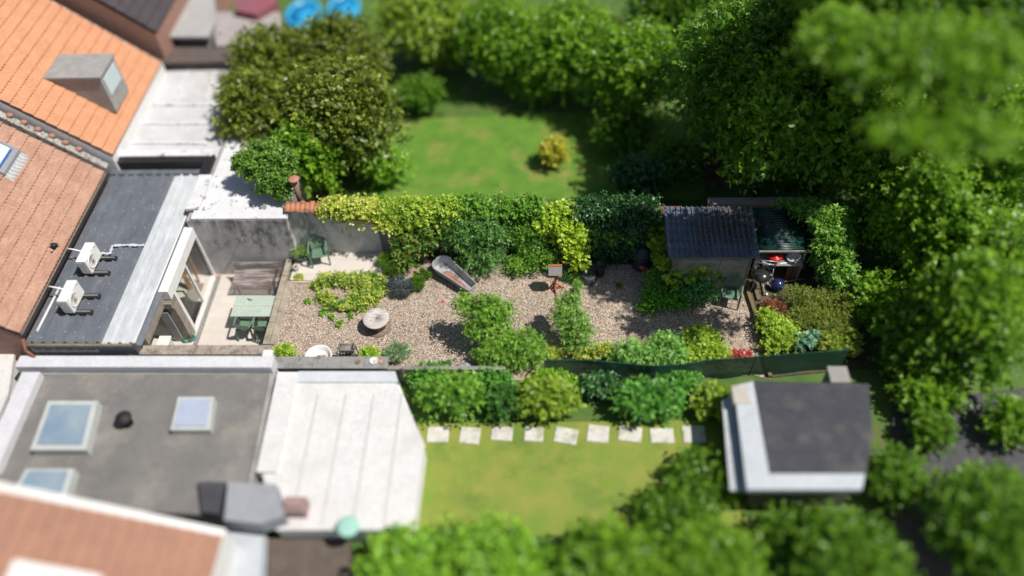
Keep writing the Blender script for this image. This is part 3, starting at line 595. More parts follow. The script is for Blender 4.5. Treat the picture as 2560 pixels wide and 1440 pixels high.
# ------------------------------------------------------------------ fences and structures at the back
m_slat = surf('fence_wood_grey', (.26, .235, .21), (.16, .145, .13), 5, (.25, 1, 5), bmp=.5)
fn = thing('slat_fence', 'old grey horizontal slat fence half hidden behind the shrubs', 'fence', (-1.5, 18.5, 0))
mb = MB()
for k in range(11): mb.box((-5.15, 18.52+.012*(k % 2), .06+k*.135), (2.6, 18.55+.012*(k % 2), .06+k*.135+.10))
obj('slats', mb, m_slat, fn)
mb = MB(); mb.box((-5.2, 18.48, 1.58), (2.6, 18.62, 1.62)); obj('top_rail', mb, m_slat, fn)
for x in (-5.1, -3.2, -1.3, .6, 2.5): mb = MB(); mb.box((x-.045, 18.6, 0), (x+.045, 18.69, 1.57)); obj('post', mb, m_slat, fn)
p = wy(1478, 553, 18.2); mb = MB(); mb.path([(p[0], 18.2, 0), (p[0]+.01, 18.2, p[2]+.12)], [.05, .045], 10); one('wooden_post', mb, m_slat, 'round grey wooden post poking out of the shaded vine', 'post')
bw = thing('brick_wall', 'old brick wall with grey render coping behind the shed', 'wall', (7, 19.3, 0))
m_bd = surf('old_brick', (.34, .13, .08), (.24, .10, .07), 4, bmp=.5)
mb = MB(); mb.box((5.3, 19.02, 0), (8.4, 19.2, 1.42)); obj('wall', mb, m_bd, bw); mb = MB(); mb.box((5.25, 19.1, 1.422), (8.4, 19.42, 1.47)); obj('coping', mb, surf('dusty_coping', (.33, .29, .26), (.26, .23, .21), 3), bw)
mb = MB(); p = wz(1627, 516, 1.7); mb.box((p[0], p[1]-.42, 1.66), (p[0]+1.0, p[1], 1.7)); mb.box((p[0]+.12, p[1]-.48, 1.56), (p[0]+.9, p[1]-.43, 1.62)); mb.bar((p[0]+.3, p[1]-.4, 0), (p[0]+.3, p[1]-.4, 1.65), .07)
one('plank_shelf', mb, surf('plank_brown', (.24, .10, .07), (.18, .08, .055), 4, (.3, 1, 1)), 'reddish brown plank beside the top left corner of the shed roof', 'plank')

# green mesh fence on the south side
gf = thing('mesh_fence', 'dark green mesh windbreak fence along the south side of the garden', 'fence', (4, 13.2, 0))
m, t, b = nodes('green_mesh'); v = coords(t)
wv = noise(t, v, 60, 2); b.inputs['Roughness'].default_value = .6
t.links.new(ramp(t, noise(t, coords(t, (1, 1, 5)), 3.5, 9, .8), [(.35, (.008, .04, .026)), (.5, (.014, .065, .04)), (.7, (.035, .12, .075))]), b.inputs['Base Color'])
bk = N(t, 'ShaderNodeTexBrick'); bk.offset = 0; bk.inputs['Scale'].default_value = 24; bk.inputs['Mortar Size'].default_value = .18; bk.inputs['Mortar Smooth'].default_value = .3; bk.inputs['Brick Width'].default_value = 1; bk.inputs['Row Height'].default_value = 1
sxyz = N(t, 'ShaderNodeSeparateXYZ'); t.links.new(v, sxyz.inputs[0]); cx_ = N(t, 'ShaderNodeCombineXYZ'); t.links.new(sxyz.outputs[0], cx_.inputs[0]); t.links.new(sxyz.outputs[2], cx_.inputs[1]); t.links.new(cx_.outputs[0], bk.inputs['Vector'])
tp = N(t, 'ShaderNodeBsdfTransparent'); mx = N(t, 'ShaderNodeMixShader'); mr = N(t, 'ShaderNodeMapRange'); mr.inputs[3].default_value = .93; mr.inputs[4].default_value = 1
t.links.new(bk.outputs['Fac'], mr.inputs[0]); t.links.new(mr.outputs[0], mx.inputs[0]); t.links.new(tp.outputs[0], mx.inputs[1]); t.links.new(b.outputs[0], mx.inputs[2])
t.links.new(mx.outputs[0], t.nodes['Material Output'].inputs['Surface']); MESH = m
FT = 1.0
pts = [wz(x, y, FT) for x, y in ((1360, 902), (1400, 899), (1470, 900), (1560, 908), (1640, 914), (1720, 909), (1760, 900), (1820, 896), (1900, 890), (2000, 884), (2122, 874))]
def lerp_pts(pts, n):
    P_ = [Vector(p) for p in pts]; out = []
    for i in range(len(P_)-1):
        for k in range(n): out.append(P_[i].lerp(P_[i+1], k/n))
    return out+[P_[-1]]
fp = lerp_pts(pts, 6)
mb = MB(); mb.grid(lambda i, w_: (fp[i].x, fp[i].y+.03*math.sin(i*.7)*(1-w_), .02+(FT-.02)*w_+.008*math.sin(i*2.1)*w_), range(len(fp)), [0, .33, .66, 1.0]); obj('mesh_panel', mb, MESH, gf)
mb = MB(); mb.path([p+Vector((0, 0, .002)) for p in fp], .008, 6); obj('top_wire', mb, surf('green_wire', (.03, .16, .10)), gf)
for px, py in ((1892, 888), (2120, 870)):
    p = wz(px, py, FT+.05); mb = MB(); mb.path([(p[0], p[1]+.03, 0), (p[0], p[1]+.03, FT+.05)], .022, 8); q = obj('post', mb, MC['green_wire'], gf)
    mb = MB(); mb.lathe((p[0], p[1]+.03, FT+.05), [(.026, 0), (.026, .015), (.001, .03)], 8); obj('cap', mb, surf('cap_teal', (.35, .6, .55)), q)
# timber bed edging
eg = [(6.42, 17.0), (6.37, 16.5), (6.45, 15.7), (6.42, 15.0), (6.5, 14.4), (6.47, 13.7), (6.5, 13.3)]
m_eg = surf('edging_wood', (.20, .15, .06), (.13, .10, .045), 4, (4, .5, 1), bmp=.4)
et = thing('bed_edging', 'wooden sleeper edging between gravel and planted bed', 'edging', (6.42, 15, 0)); mb = MB()
for a, c in zip(eg[:-1], eg[1:]): mb.bar((*a, .07), (*c, .07), .11, .13)
obj('board', mb, m_eg, et); mb = MB(); mb.bar((6.62, 17.0, .06), (6.66, 16.2, .06), .12, .1); mb.bar((6.9, 17.1, .05), (6.88, 16.4, .05), .08, .08); obj('sleeper', mb, m_eg, et)

# ------------------------------------------------------------------ shed
sh = thing('garden_shed', 'grey timber shed with dark blue tile effect roof littered with leaves', 'shed', (5, 17.4, 0))
m_pan = surf('shed_panel', (.40, .355, .31), (.30, .27, .235), 3, (1, 1, 4), bmp=.4, dirt=(.13, .115, .095), dirtscale=2, dirtpos=(.5, .7))
mb = MB(); mb.vprism([(3.86, 0), (6.24, 0), (6.24, 1.62), (3.86, 1.62)], 16.6, 16.64)
mb.vprism([(3.86, 0), (3.9, 0), (3.9, 1.65), (3.86, 1.65)], 16.64, 18.3); mb.vprism([(6.2, 0), (6.24, 0), (6.24, 1.65), (6.2, 1.65)], 16.64, 18.3); mb.vprism([(3.9, 0), (6.2, 0), (6.2, 1.95), (3.9, 1.95)], 18.26, 18.3); obj('wall', mb, m_pan, sh)
for x0, x1 in ((4.0, 5.28), (5.30, 6.12)):
    mb = MB()
    for k in range(5): mb.box((x0, 16.578, .05+k*.305), (x1, 16.596, .05+k*.305+.3))
    obj('door_panel', mb, m_pan, sh)
for x in (3.87, 6.2): mb = MB(); mb.box((x-.03, 16.57, 0), (x+.03, 16.6, 1.6)); obj('corner_trim', mb, surf('trim_wood', (.26, .2, .13), (.19, .15, .1), 4), sh)
m_sr = surf('shed_roof_blue', (.15, .18, .225), (.105, .125, .16), 2.5, rough=.38, bmp=.1, dirt=(.09, .10, .12), dirtscale=3)
us = []; per = .165; X0s, X1s = 3.68, 6.42
n_ = int((X1s-X0s)/per); us = [X0s+per*(k+u) for k in range(n_) for u in (0, .12, .3, .42, .8)]+[X1s]
def shh(x):
    f_ = ((x-X0s)/per) % 1; return .05 if .1 < f_ < .33 else (0 if f_ < .05 or f_ > .9 else .006)
rows = []
for k in range(6): rows += [(k/6., 0), ((k+.97)/6., 1)]
def roofpt(u, q):
    s, top = q; y = 16.50+s*1.92; return (u, y, 1.73+s*.30+(.045 if not top else 0)+shh(u))
mb = MB(); mb.grid(roofpt, us, rows, False); mb.grid(lambda u, w_: (u, 16.499, 1.715+w_*(.042)+shh(u)*w_), us, [0, 1], False)
obj('roof', mb, m_sr, sh)
mb = MB(); mb.box((3.66, 16.49, 1.70), (3.74, 18.4, 1.72)); mb.bar((3.70, 16.49, 1.80), (3.70, 18.42, 2.1), .07, .02); obj('verge_trim', mb, m_sr, sh)
rr = np.random.default_rng(5)
def scatter(name, pts_fn, n, size, mat, label, cat, seed=2):
    r = np.random.default_rng(seed); P_ = np.array([pts_fn(r) for _ in range(n)]); vs = []; fs = []
    for i, p in enumerate(P_):
        a = r.uniform(0, 6.28); L = size*r.uniform(.5, 1.4); w_ = L*r.uniform(.35, .7); tl = r.uniform(-.4, .4, 2)
        dx = np.array([math.cos(a), math.sin(a), tl[0]])*L/2; dy = np.array([-math.sin(a), math.cos(a), tl[1]])*w_/2
        vs += [p-dx, p+dy, p+dx, p-dy]; fs.append((4*i, 4*i+1, 4*i+2, 4*i+3))
    mb = MB(); mb.add(vs, fs); o = obj(name, mb, mat); me = o.data; at = me.attributes.new('lv', 'FLOAT', 'FACE'); at.data.foreach_set('value', r.uniform(0, 1, n).astype(np.float32))
    return tag(o, label, cat, kind='stuff')
m_lit = LM('leaf_litter', (.03, .02, .014), (.06, .038, .026), (.20, .13, .075), .1)
def lit(r):
    u = r.beta(2.3, 1.5); x = X0s+.4+u*(X1s-X0s-.45); s = np.clip(r.normal(.6-.1*(u < .4), .2), .06, .96)
    if r.uniform() < .7: x = X0s+per*(math.floor((x-X0s)/per)+r.uniform(.4, 1.02))
    return (x, 16.5+s*1.92, 1.775+s*.30+r.uniform(0, .02))
scatter('leaf_litter', lit, 4200, .04, m_lit, 'dead brown leaves lying on the dark blue shed roof', 'leaves')

# lean-to
lt = thing('lean_to', 'low lean-to with dark green corrugated roof right of the shed', 'shelter', (7.3, 18.2, 0))
m, t, b = nodes('green_corrugated'); b.inputs['Roughness'].default_value = .3; v = coords(t)
t.links.new(ramp(t, noise(t, v, 2, 6), [(.35, (.006, .028, .024)), (.7, (.013, .058, .042))]), b.inputs['Base Color'])
mb = MB(); mb.grid(lambda x, y: (x, y, 1.22+.10*(y-17.3)+.02*math.sin((y-17.3)*2*math.pi/.1)), [6.56, 7.3, 8.3], [17.3+.0125*k for k in range(149)]); obj('roof', mb, m, lt, solid=.004)
mb = MB(); mb.box((6.6, 17.26, 1.12), (8.2, 17.3, 1.19)); obj('fascia', mb, m_pan, lt)
for x in (6.65, 8.1): mb = MB(); mb.box((x-.04, 17.3, 0), (x+.04, 17.37, 1.12)); obj('post', mb, m_pan, lt)
scatter('leaf_litter', lambda r: (6.7+r.uniform(0, .6), 18.3+r.normal(0, .1), 1.36+r.uniform(0, .01)), 320, .04, m_lit, 'brown leaves lying on the green corrugated lean-to roof', 'leaves', 9)
# shelf with basins
sb = thing('work_bench', 'low grey work bench under the lean-to roof edge', 'bench', (7.3, 17.0, 0)); mb = MB()
TBZ = .72; a = wz(1900, 632, TBZ); c = wz(2008, 664, TBZ)
mb.box((a[0], c[1], TBZ-.04), (c[0], a[1], TBZ)); obj('top', mb, surf('bench_grey', (.30, .30, .29), (.22, .22, .21), 4, dirt=(.1, .1, .09)), sb)
for x in (a[0]+.05, c[0]-.05):
    for y in (a[1]-.05, c[1]+.05): mb = MB(); mb.bar((x, y, 0), (x, y, TBZ-.04), .06); obj('leg', mb, m_pan, sb)
p0 = wz(1949, 660, TBZ); p1 = wz(2004, 653, TBZ); mb = MB(); mb.bar(Vector(p0)+Vector((0, 0, .012)), Vector(p1)+Vector((0, 0, .012)), .05, .02); one('white_board', mb, whp, 'narrow white board on the front edge of the grey work bench', 'board')
def basin(px, py, z, r, mat, name, label, tilt=None, squash=1):
    p = wz(px, py, z); mb = MB(); mb.lathe((p[0], p[1], z), [(.001, -.07), (r*.62, -.07), (r*.72, -.055), (r*.92, 0.05), (r*1.05, .055), (r*1.05, .062), (r*.9, .06), (r*.66, -.05), (.001, -.052)], 30, tilt=tilt)
    return one(name, mb, mat, label, 'basin')
m_rp = surf('red_plastic', (.55, .02, .015), (.45, .015, .012), 3, rough=.3, bmp=0)
p = wz(1940, 637, .95); mb = MB(); mb.lathe((p[0], p[1], .84), [(.22, 0), (.225, .03), (.15, .045), (.14, .06), (.08, .065), (.06, .10), (.001, .105)], 28); one('lid', mb, m_rp, 'bright red plastic lid on the work bench under the lean-to', 'lid')
basin(1985, 643, .84, .22, surf('white_plastic', (.70, .70, .68), (.6, .6, .58), 4, rough=.4, dirt=(.3, .32, .22)), 'wash_basin', 'white plastic basin leaning on the work bench right of the red lid', Matrix.Rotation(math.radians(-22), 3, 'Y'))
m_bk = surf('brick_red', (.30, .10, .06), (.24, .08, .05), 6)
for i, px in enumerate((1973, 1987)):
    p = wz(px, 677, .35); mb = MB(); mb.box((p[0]-.075, p[1]-.04, 0), (p[0]+.075, p[1]+.04, .62)); one('brick_pillar', mb, m_bk, ['left one of two red brick pillars standing below the white basin', 'right one of two red brick pillars standing below the white basin'][i], 'pillar', 'red brick pillars under the bench', bev=.008)
m_al = surf('alu', (.52, .54, .58), (.42, .44, .48), 8, rough=.35, metal=.5, bmp=0)
p = Vector(wz(1915, 668, .45)); t_ = thing('folded_chair', 'folded metal chair frame leaning behind the kettle barbecue', 'chair frame', (p.x, p.y, 0)); mb = MB()
A, Bv, Cc, D = [Vector(wz(x, y, z)) for x, y, z in ((1890, 664, .55), (1898, 650, .95), (1945, 655, .95), (1934, 672, .55))]
A2, D2 = A+Vector((0, -.15, -.5)), D+Vector((0, -.15, -.5))
for a_, b_ in ((A, Bv), (Bv, Cc), (Cc, D), (A, D), (A.lerp(Bv, .55), D.lerp(Cc, .55))): mb.path([a_, b_], .017, 6)
obj('frame', mb, m_al, t_); 
for a_, b_ in ((A, A2), (D, D2)): mb = MB(); mb.path([a_, b_], .015, 6); obj('leg', mb, m_al, t_)
# kettle barbecue
p = wz(1908, 737, 0.02); bx, by = p[0], wz(1906, 720, 0)[1]
kb = thing('kettle_barbecue', 'black kettle barbecue on three pale metal legs beside the shed', 'barbecue', (bx, by, 0))
m_kt = surf('black_enamel', (.02, .02, .022), (.03, .03, .03), 4, rough=.25, bmp=0, dirt=(.06, .055, .05))
KZ = .62; kp = wz(1903, 690, KZ)
mb = MB(); mb.lathe((kp[0], kp[1], KZ), [(.001, -.19), (.13, -.16), (.22, -.08), (.275, 0), (.285, .005)], 30); obj('bowl', mb, m_kt, kb)
mb = MB(); mb.lathe((kp[0], kp[1], KZ), [(.285, .006), (.27, .05), (.2, .13), (.1, .17), (.001, .18)], 30); obj('lid', mb, m_kt, kb)
for a, c in ((1888, 700), (1873, 735)), ((1907, 702), (1912, 740)), ((1919, 698), (1933, 726)):
    q0 = Vector((kp[0]+(a[0]-1903)*.0105, kp[1]-.05, KZ-.13)); q1 = Vector(wz(*c, .0)); mb = MB(); mb.path([q0, q0.lerp(q1, .85)+Vector((0, 0, 0)), q1], .017, 6); obj('leg', mb, m_al, kb)
p = wz(1916, 735, .08); mb = MB(); mb.box((p[0]-.05, p[1]-.04, .02), (p[0]+.05, p[1]+.04, .09)); mb.box((p[0]-.02, p[1]-.045, .04), (p[0]+.02, p[1]-.041, .07)); one('small_box', mb, whp, 'tiny white box on the soil at the foot of the kettle barbecue', 'box', bev=.005)
p = wz(1944, 712, .2); mb = MB(); mb.lathe((p[0], p[1], .0), [(.1, 0), (.19, .08), (.215, .2), (.19, .31), (.1, .38), (.03, .40), (.001, .405)], 26); one('planter_ball', mb, surf('navy_glaze', (.01, .015, .07), (.03, .04, .12), 9, rough=.15, bmp=.1), 'dark navy glazed round pot right of the kettle barbecue', 'pot')
p = Vector(wz(1955, 705, .1)); q = Vector(wz(2010, 697, .14)); mb = MB(); mb.path([p, q], .02, 6); one('stick', mb, surf('stick_pale', (.38, .32, .25)), 'pale stick lying right of the navy pot', 'stick')

# ------------------------------------------------------------------ garden objects
# cable spool table
sx, sy = -5.37, 15.18
cs_ = thing('cable_spool_table', 'round grey wooden cable spool used as a table on the gravel', 'table', (sx, sy, 0))
m_sp = surf('spool_wood', (.62, .575, .53), (.42, .37, .33), 3, (1, 5.5, 1), rough=.8, bmp=.5, fine=16, lo=.42, hi=.6, dirt=(.26, .21, .18), dirtscale=5, dirtpos=(.56, .7))
m_sp2 = surf('spool_wood_side', (.26, .19, .14), (.17, .12, .09), 3, (1, 5, 1), bmp=.4)
mb = MB(); mb.lathe((sx, sy, .0), [(.035, .43), (.405, .43), (.41, .435), (.41, .465), (.405, .47), (.035, .47), (.035, .43)], 56); obj('top', mb, m_sp, cs_)
mb = MB(); mb.lathe((sx, sy, .0), [(.24, .05), (.24, .43)], 30); obj('drum', mb, m_sp2, cs_)
mb = MB(); mb.lathe((sx, sy, .0), [(.41, .005), (.41, .045), (.001, .046)], 56); obj('base', mb, m_sp2, cs_)
for a, b_ in ((.1, .1), (-.14, -.1), (.12, -.16), (-.02, .15)): mb = MB(); mb.lathe((sx+a, sy+b_, .471), [(.014, 0), (.012, .006), (.001, .006)], 8); obj('hole_disc', mb, m_blk, cs_)  # raised dark discs stand for the shade inside the holes of the top
# zinc bath
ux = Vector((-3.62, 17.62, 0)); uf = Vector((-2.42, 16.52, 0)); ax = (uf-ux).normalized(); sd_ = Vector((-ax.y, ax.x, 0)); LN = (uf-ux).length+.1
tb = thing('zinc_bathtub', 'old tapered zinc bathtub lying on the gravel below the willow leaved shrub', 'bathtub', ((ux+uf)/2).to_tuple())
def tubloop(wh, wf, z_h, z_f, ins, n=16):
    out = []
    for k in range(n+1):       # rounded head
        a = math.pi/2+math.pi*k/n; out.append((math.cos(a)*(wh-ins)*.85+wh*.85, math.sin(a)*(wh-ins)))
    L = LN-ins
    pts2 = out+[(L*.5, -(wh*.5+wf*.5-ins)), (L-.02, -(wf-ins)), (L, -(wf-ins)+.03), (L, (wf-ins)-.03), (L-.02, wf-ins), (L*.5, wh*.5+wf*.5-ins)]
    return [tuple(ux-ax*.12+ax*x_+sd_*y_+Vector((0, 0, z_h+(z_f-z_h)*(x_/LN)))) for x_, y_ in pts2]
loops = [tubloop(.27, .15, .02, .02, .03), tubloop(.345, .195, .44, .34, 0), tubloop(.345, .195, .455, .355, -.012), tubloop(.345, .195, .455, .355, .015), tubloop(.28, .155, .11, .09, .03)]
nn = len(loops[0]); mb = MB(); vs = [p for l in loops for p in l]; fs = [(j*nn+k, j*nn+(k+1) % nn, (j+1)*nn+(k+1) % nn, (j+1)*nn+k) for j in range(4) for k in range(nn)]
fs.append(tuple(range(nn-1, -1, -1))); fs.append(tuple(4*nn+k for k in range(nn))); mb.add(vs, fs)
m_zn = surf('zinc', (.50, .51, .52), (.36, .375, .39), 3, rough=.5, metal=.15, bmp=.15, dirt=(.36, .36, .36), dirtscale=4)
obj('shell', mb, m_zn, tb, bev=.006)
mb = MB(); fl_ = tubloop(.24, .13, .125, .105, .03)[:]; 
cxl = sum((Vector(p) for p in fl_), Vector())/len(fl_)
rp_ = [ux-ax*.12+ax*x_+sd_*y_+Vector((0, 0, .135)) for x_, y_ in ((.45, .04), (.62, .10), (.8, .05), (1.0, .06), (1.3, .0), (1.6, -.02), (1.61, -.12), (1.3, -.15), (1.0, -.19), (.7, -.24), (.5, -.2), (.38, -.08))]
mb.add([tuple(p) for p in rp_], [tuple(range(len(rp_)-1, -1, -1))]); obj('rust_stain', mb, surf('rust_silt', (.27, .11, .08), (.48, .26, .20), 6, lo=.42, hi=.58, dirt=(.17, .07, .05), dirtscale=6), tb)
e_ = ux-ax*.12+ax*LN; mb = MB(); mb.path([e_+Vector((0, 0, .25))+sd_*.06, e_+ax*.05+Vector((0, 0, .27))+sd_*.05, e_+ax*.05+Vector((0, 0, .27))-sd_*.05, e_+Vector((0, 0, .25))-sd_*.06], .009, 6); obj('handle', mb, m_zn, tb)
# bird feeder
fx, fy = .22, 16.76
bf = thing('bird_table', 'orange stained wooden bird table with small grey pitched roof on a cross foot', 'bird table', (fx, fy, 0))
m_or = surf('orange_wood', (.42, .13, .05), (.33, .10, .04), 6, (1, 1, .4), rough=.6, bmp=.2); m_gr = surf('felt_grey', (.30, .28, .27), (.24, .225, .215), 5, (1, 4, 1))
mb = MB(); mb.bar((fx, fy, .0), (fx, fy, .72), .07); obj('post', mb, m_or, bf, bev=.004)
for dx, dy in ((.3, .03), (-.3, -.03), (.04, -.34), (-.04, .3)):
    mb = MB(); mb.bar((fx, fy, .05), (fx+dx, fy+dy, .03), .05, .05); mb.bar((fx+dx*.12, fy+dy*.12, .24), (fx+dx*.72, fy+dy*.72, .05), .035, .035); obj('foot', mb, m_or, bf)
mb = MB(); mb.box((fx-.2, fy-.15, .70), (fx+.2, fy+.15, .73)); obj('tray', mb, m_or, bf)
mb = MB()
for sx_ in (-1, 1):
    for sy_ in (-1, 1): mb.bar((fx+sx_*.17, fy+sy_*.1, .73), (fx+sx_*.17, fy+sy_*.1, .92), .02)
mb.bar((fx-.19, fy, 1.06), (fx+.19, fy, 1.06), .03); obj('frame', mb, m_or, bf)
for s_ in (-1, 1):
    mb = MB(); mb.add([(fx-.215, fy, 1.08), (fx+.215, fy, 1.08), (fx+.215, fy+s_*.20, .86), (fx-.215, fy+s_*.20, .86)], [(0, 1, 2, 3)]); obj('roof_panel', mb, m_gr, bf, solid=.018)
mb = MB(); mb.bar((fx-.217, fy+.03, 1.095), (fx+.217, fy+.03, 1.095), .085, .02); obj('ridge', mb, m_or, bf)
# black tubs
m_bp = surf('black_plastic', (.035, .038, .043), (.05, .055, .062), 3, rough=.45, bmp=.05)
p = wz(1471, 694, .1); mb = MB(); mb.lathe((p[0], p[1], 0), [(.275, 0), (.275, .03), (.245, .10), (.225, .22), (.205, .255), (.19, .26), (.17, .245), (.001, .24)], 36); one('upturned_tub', mb, surf('tub_grey', (.07, .078, .088), (.055, .06, .07), 3, rough=.5, bmp=.05), 'upturned dark grey plastic tub on the gravel beside the tall black bucket', 'tub')
p = wz(1500, 686, .0); mb = MB(); mb.lathe((p[0], p[1], 0), [(.14, 0), (.17, .42), (.185, .43), (.185, .46), (.165, .46), (.13, .06), (.001, .06)], 30); one('bucket', mb, m_bp, 'tall black plastic bucket behind the upturned tub', 'bucket')
# compost bin
p = wz(1603, 664, .0); cpb = thing('compost_bin', 'tall tapered black compost bin in the shade left of the shed', 'compost bin', p)
mb = MB(); mb.lathe(p, [(.30, 0), (.305, .05), (.25, .62), (.235, .66), (.245, .68), (.235, .71)], 34); obj('body', mb, m_bp, cpb); mb = MB(); mb.lathe(p, [(.26, .63), (.262, .66), (.25, .665)], 34); obj('ring', mb, surf('ring_grey', (.12, .125, .13)), cpb)
mb = MB(); mb.lathe(p, [(.235, .712), (.22, .76), (.14, .80), (.13, .83), (.001, .835)], 26); obj('lid', mb, m_bp, cpb)
mb = MB(); mb.box((p[0]-.14, p[1]-.305, .08), (p[0]+.14, p[1]-.285, .3)); obj('hatch', mb, m_bp, cpb)
# planter on terrace
p = wz(757, 646, .05); pp = thing('plant_pot', 'grey round pot with a leafy green plant in the terrace corner', 'potted plant', p)
mb = MB(); mb.lathe(p, [(.19, 0), (.25, .2), (.265, .2), (.265, .23), (.24, .23), (.22, .16), (.001, .16)], 30); obj('pot', mb, surf('pot_grey', (.16, .17, .18), (.12, .13, .14), 5), pp)
leaves('foliage', [(p[0], p[1]+.02, .34, .27, .25, .17)], 1500, .06, LM('leaf_shrub', (.05, .11, .02), (.14, .24, .05), (.28, .38, .12)), pp, seed=33)
p = wz(741, 674, .05); sp_ = thing('stone_pot', 'small mottled stone pot on the terrace in front of the leafy pot', 'pot', p)
mb = MB(); mb.lathe(p, [(.085, 0), (.11, .06), (.105, .14), (.09, .17), (.07, .17), (.06, .12), (.001, .12)], 22); obj('pot', mb, surf('mottled', (.58, .52, .50), (.38, .31, .30), 16, bmp=.4, lo=.42, hi=.58), sp_)
mb = MB(); mb.lathe((p[0], p[1], .05), [(.062, .125), (.001, .13)], 12); obj('soil', mb, m_soil, sp_)
# patio bench
bn = thing('slatted_bench', 'curved bench of peeling white and brown slats against the patio wall', 'bench', (-9.9, 17.6, PZ))
m_bn = surf('peeling_slats', (.62, .58, .56), (.15, .105, .095), 3.2, (.35, 7, 7), bmp=.5, lo=.42, hi=.5, fine=12)
prof = [(17.12, .40), (17.17, .435), (17.27, .44), (17.38, .425), (17.5, .405), (17.62, .40), (17.70, .44), (17.76, .52), (17.81, .61), (17.85, .70), (17.88, .79), (17.9, .87)]
mb = MB(); pb = []
for a, c in zip(prof[:-1], prof[1:]): pb += [a, ((a[0]+c[0])/2, (a[1]+c[1])/2)]
pb.append(prof[-1])
for i in range(len(pb)-1):
    a, c = pb[i], pb[i+1]; m2 = ((a[0]*.92+c[0]*.08), (a[1]*.92+c[1]*.08)); m3 = ((a[0]*.25+c[0]*.75), (a[1]*.25+c[1]*.75))
    for q in range(1):
        nrm = Vector((0, -(c[1]-a[1]), c[0]-a[0])).normalized()
        pc = Vector((0, (m2[0]+m3[0])/2, PZ+(m2[1]+m3[1])/2)); ww = math.dist(m2, m3)
        mb.bar((-10.75, pc.y, pc.z), (-9.08, pc.y, pc.z), ww, .022, tuple(nrm))
obj('slats', mb, m_bn, bn)
for x in (-10.55, -9.3):
    mb = MB(); mb.path([(x, y, PZ+z-.03) for y, z in prof], .018, 6); mb.path([(x, 17.2, PZ+.40), (x, 17.22, PZ)], .018, 6); mb.path([(x, 17.75, PZ+.48), (x, 17.85, PZ)], .018, 6); obj('side_frame', mb, m_blk, bn)
mb = MB(); mb.path([(-9.22, 17.15, PZ+.45), (-9.2, 17.2, PZ+.66), (-9.2, 17.8, PZ+.68)], .016, 6); obj('armrest', mb, m_blk, bn)
# folding table
ft = thing('folding_table', 'pale green rectangular folding table on the sunken patio', 'table', (-9.65, 16.1, PZ))
m_tg = surf('pale_green', (.46, .54, .455), (.42, .50, .42), 2, rough=.55, bmp=.05, dirt=(.38, .44, .37), dirtscale=2)
mb = MB(); mb.box((-10.3, 15.68, PZ+.70), (-9.0, 16.11, PZ+.725)); mb.box((-10.3, 16.115, PZ+.70), (-9.0, 16.54, PZ+.725)); obj('top', mb, m_tg, ft, bev=.006)
m_fr = surf('green_metal', (.05, .10, .07), (.04, .08, .06), 6)
for x in (-10.1, -9.2):
    mb = MB(); mb.path([(x, 15.8, PZ), (x, 15.8, PZ+.69), (x, 16.42, PZ+.69), (x, 16.42, PZ)], .018, 6); obj('leg_frame', mb, m_fr, ft)
mb = MB()
for k in range(9): mb.lathe((-9.85+R_.uniform(-.1, .1), 16.4+R_.uniform(-.06, .06), PZ+.727), [(R_.uniform(.012, .035), 0), (.001, .003)], 7)
for k in range(14): mb.lathe((-9.42+R_.uniform(-.09, .09), 15.93+R_.uniform(-.07, .07), PZ+.727), [(R_.uniform(.004, .011), 0), (.001, .003)], 6)
obj('stains', mb, surf('stain_dark', (.05, .08, .04)), ft)
# monobloc chairs
m_cg = surf('plastic_green', (.14, .24, .16), (.12, .21, .14), 2, rough=.38, bmp=.03, dirt=(.30, .38, .30), dirtscale=3, dirtpos=(.55, .8))
def make_chair(label, mat, grp):
    t_ = thing('plastic_chair', label, 'chair', (0, 0, 0), grp)      # faces -y
    mb = MB(); mb.grid(lambda u, w_: (u*(.20+.035*(1-w_)), -.24+.46*w_, .40+.03*(1-w_)-.02*(1-u*u)+(-.03 if w_ < .05 else 0)), [-1, -.8, -.5, -.2, .2, .5, .8, 1], [0, .06, .2, .45, .7, 1]); obj('seat', mb, mat, t_, solid=.012)
    mb = MB(); us_ = [k/12. for k in range(-12, 13)]; vs_ = [k/12. for k in range(13)]
    def bk_(u, w_):
        top = .86-.17*abs(u)**2.6; z = .40+(top-.40)*w_; wd = .205+.045*math.sin(w_*1.5); return (u*wd, .22+.13*w_-.07*u*u, z)
    n = len(us_); pts_ = [bk_(u, w_) for w_ in vs_ for u in us_]; fs = []
    for j in range(12):
        for i in range(n-1):
            if 2 <= j <= 9 and 4 <= i <= n-6 and i % 4 == 1: continue
            fs.append((j*n+i, j*n+i+1, (j+1)*n+i+1, (j+1)*n+i))
    mb.add(pts_, fs, True); obj('backrest', mb, mat, t_, solid=.012)
    for s_ in (-1, 1):
        mb = MB(); mb.grid(lambda u, w_: (s_*(.235+.045*math.sin(min(1, w_*1.3)*math.pi*.5)+u*.028), .29-.52*w_, .66-.02*w_-.0+(-.05*(w_-.85)/.15 if w_ > .85 else 0)), [-1, 1], [k/8. for k in range(9)]); obj('armrest', mb, mat, t_, solid=.014)
        for (x0, y0, z0), (x1, y1) in (((s_*.275, -.20, .62), (s_*.275, -.27)), ((s_*.22, .22, .45), (s_*.25, .33))):
            mb = MB(); mb.bar((x0, y0, z0), (x1, y1, 0), .06, .035, (0, 1, 0), .045, .03); obj('leg', mb, mat, t_)
    return t_
GR = 'green plastic garden chairs'
ch = make_chair('green plastic armchair on the upper terrace against the grey wall', m_cg, GR)
p = wz(803, 657, .05); base_y = p[1]+.05
ch.location = (p[0]-.01, base_y+.06, .05); ch.rotation_euler = (0, 0, math.radians(13)); ch.scale = (1.08, 1.08, 1.08)
p = wz(1822, 752, 0); c2_ = dup(ch, (p[0]+.0, p[1]-.02, 0), math.radians(-17), 'green plastic armchair in the shade in front of the shed door')
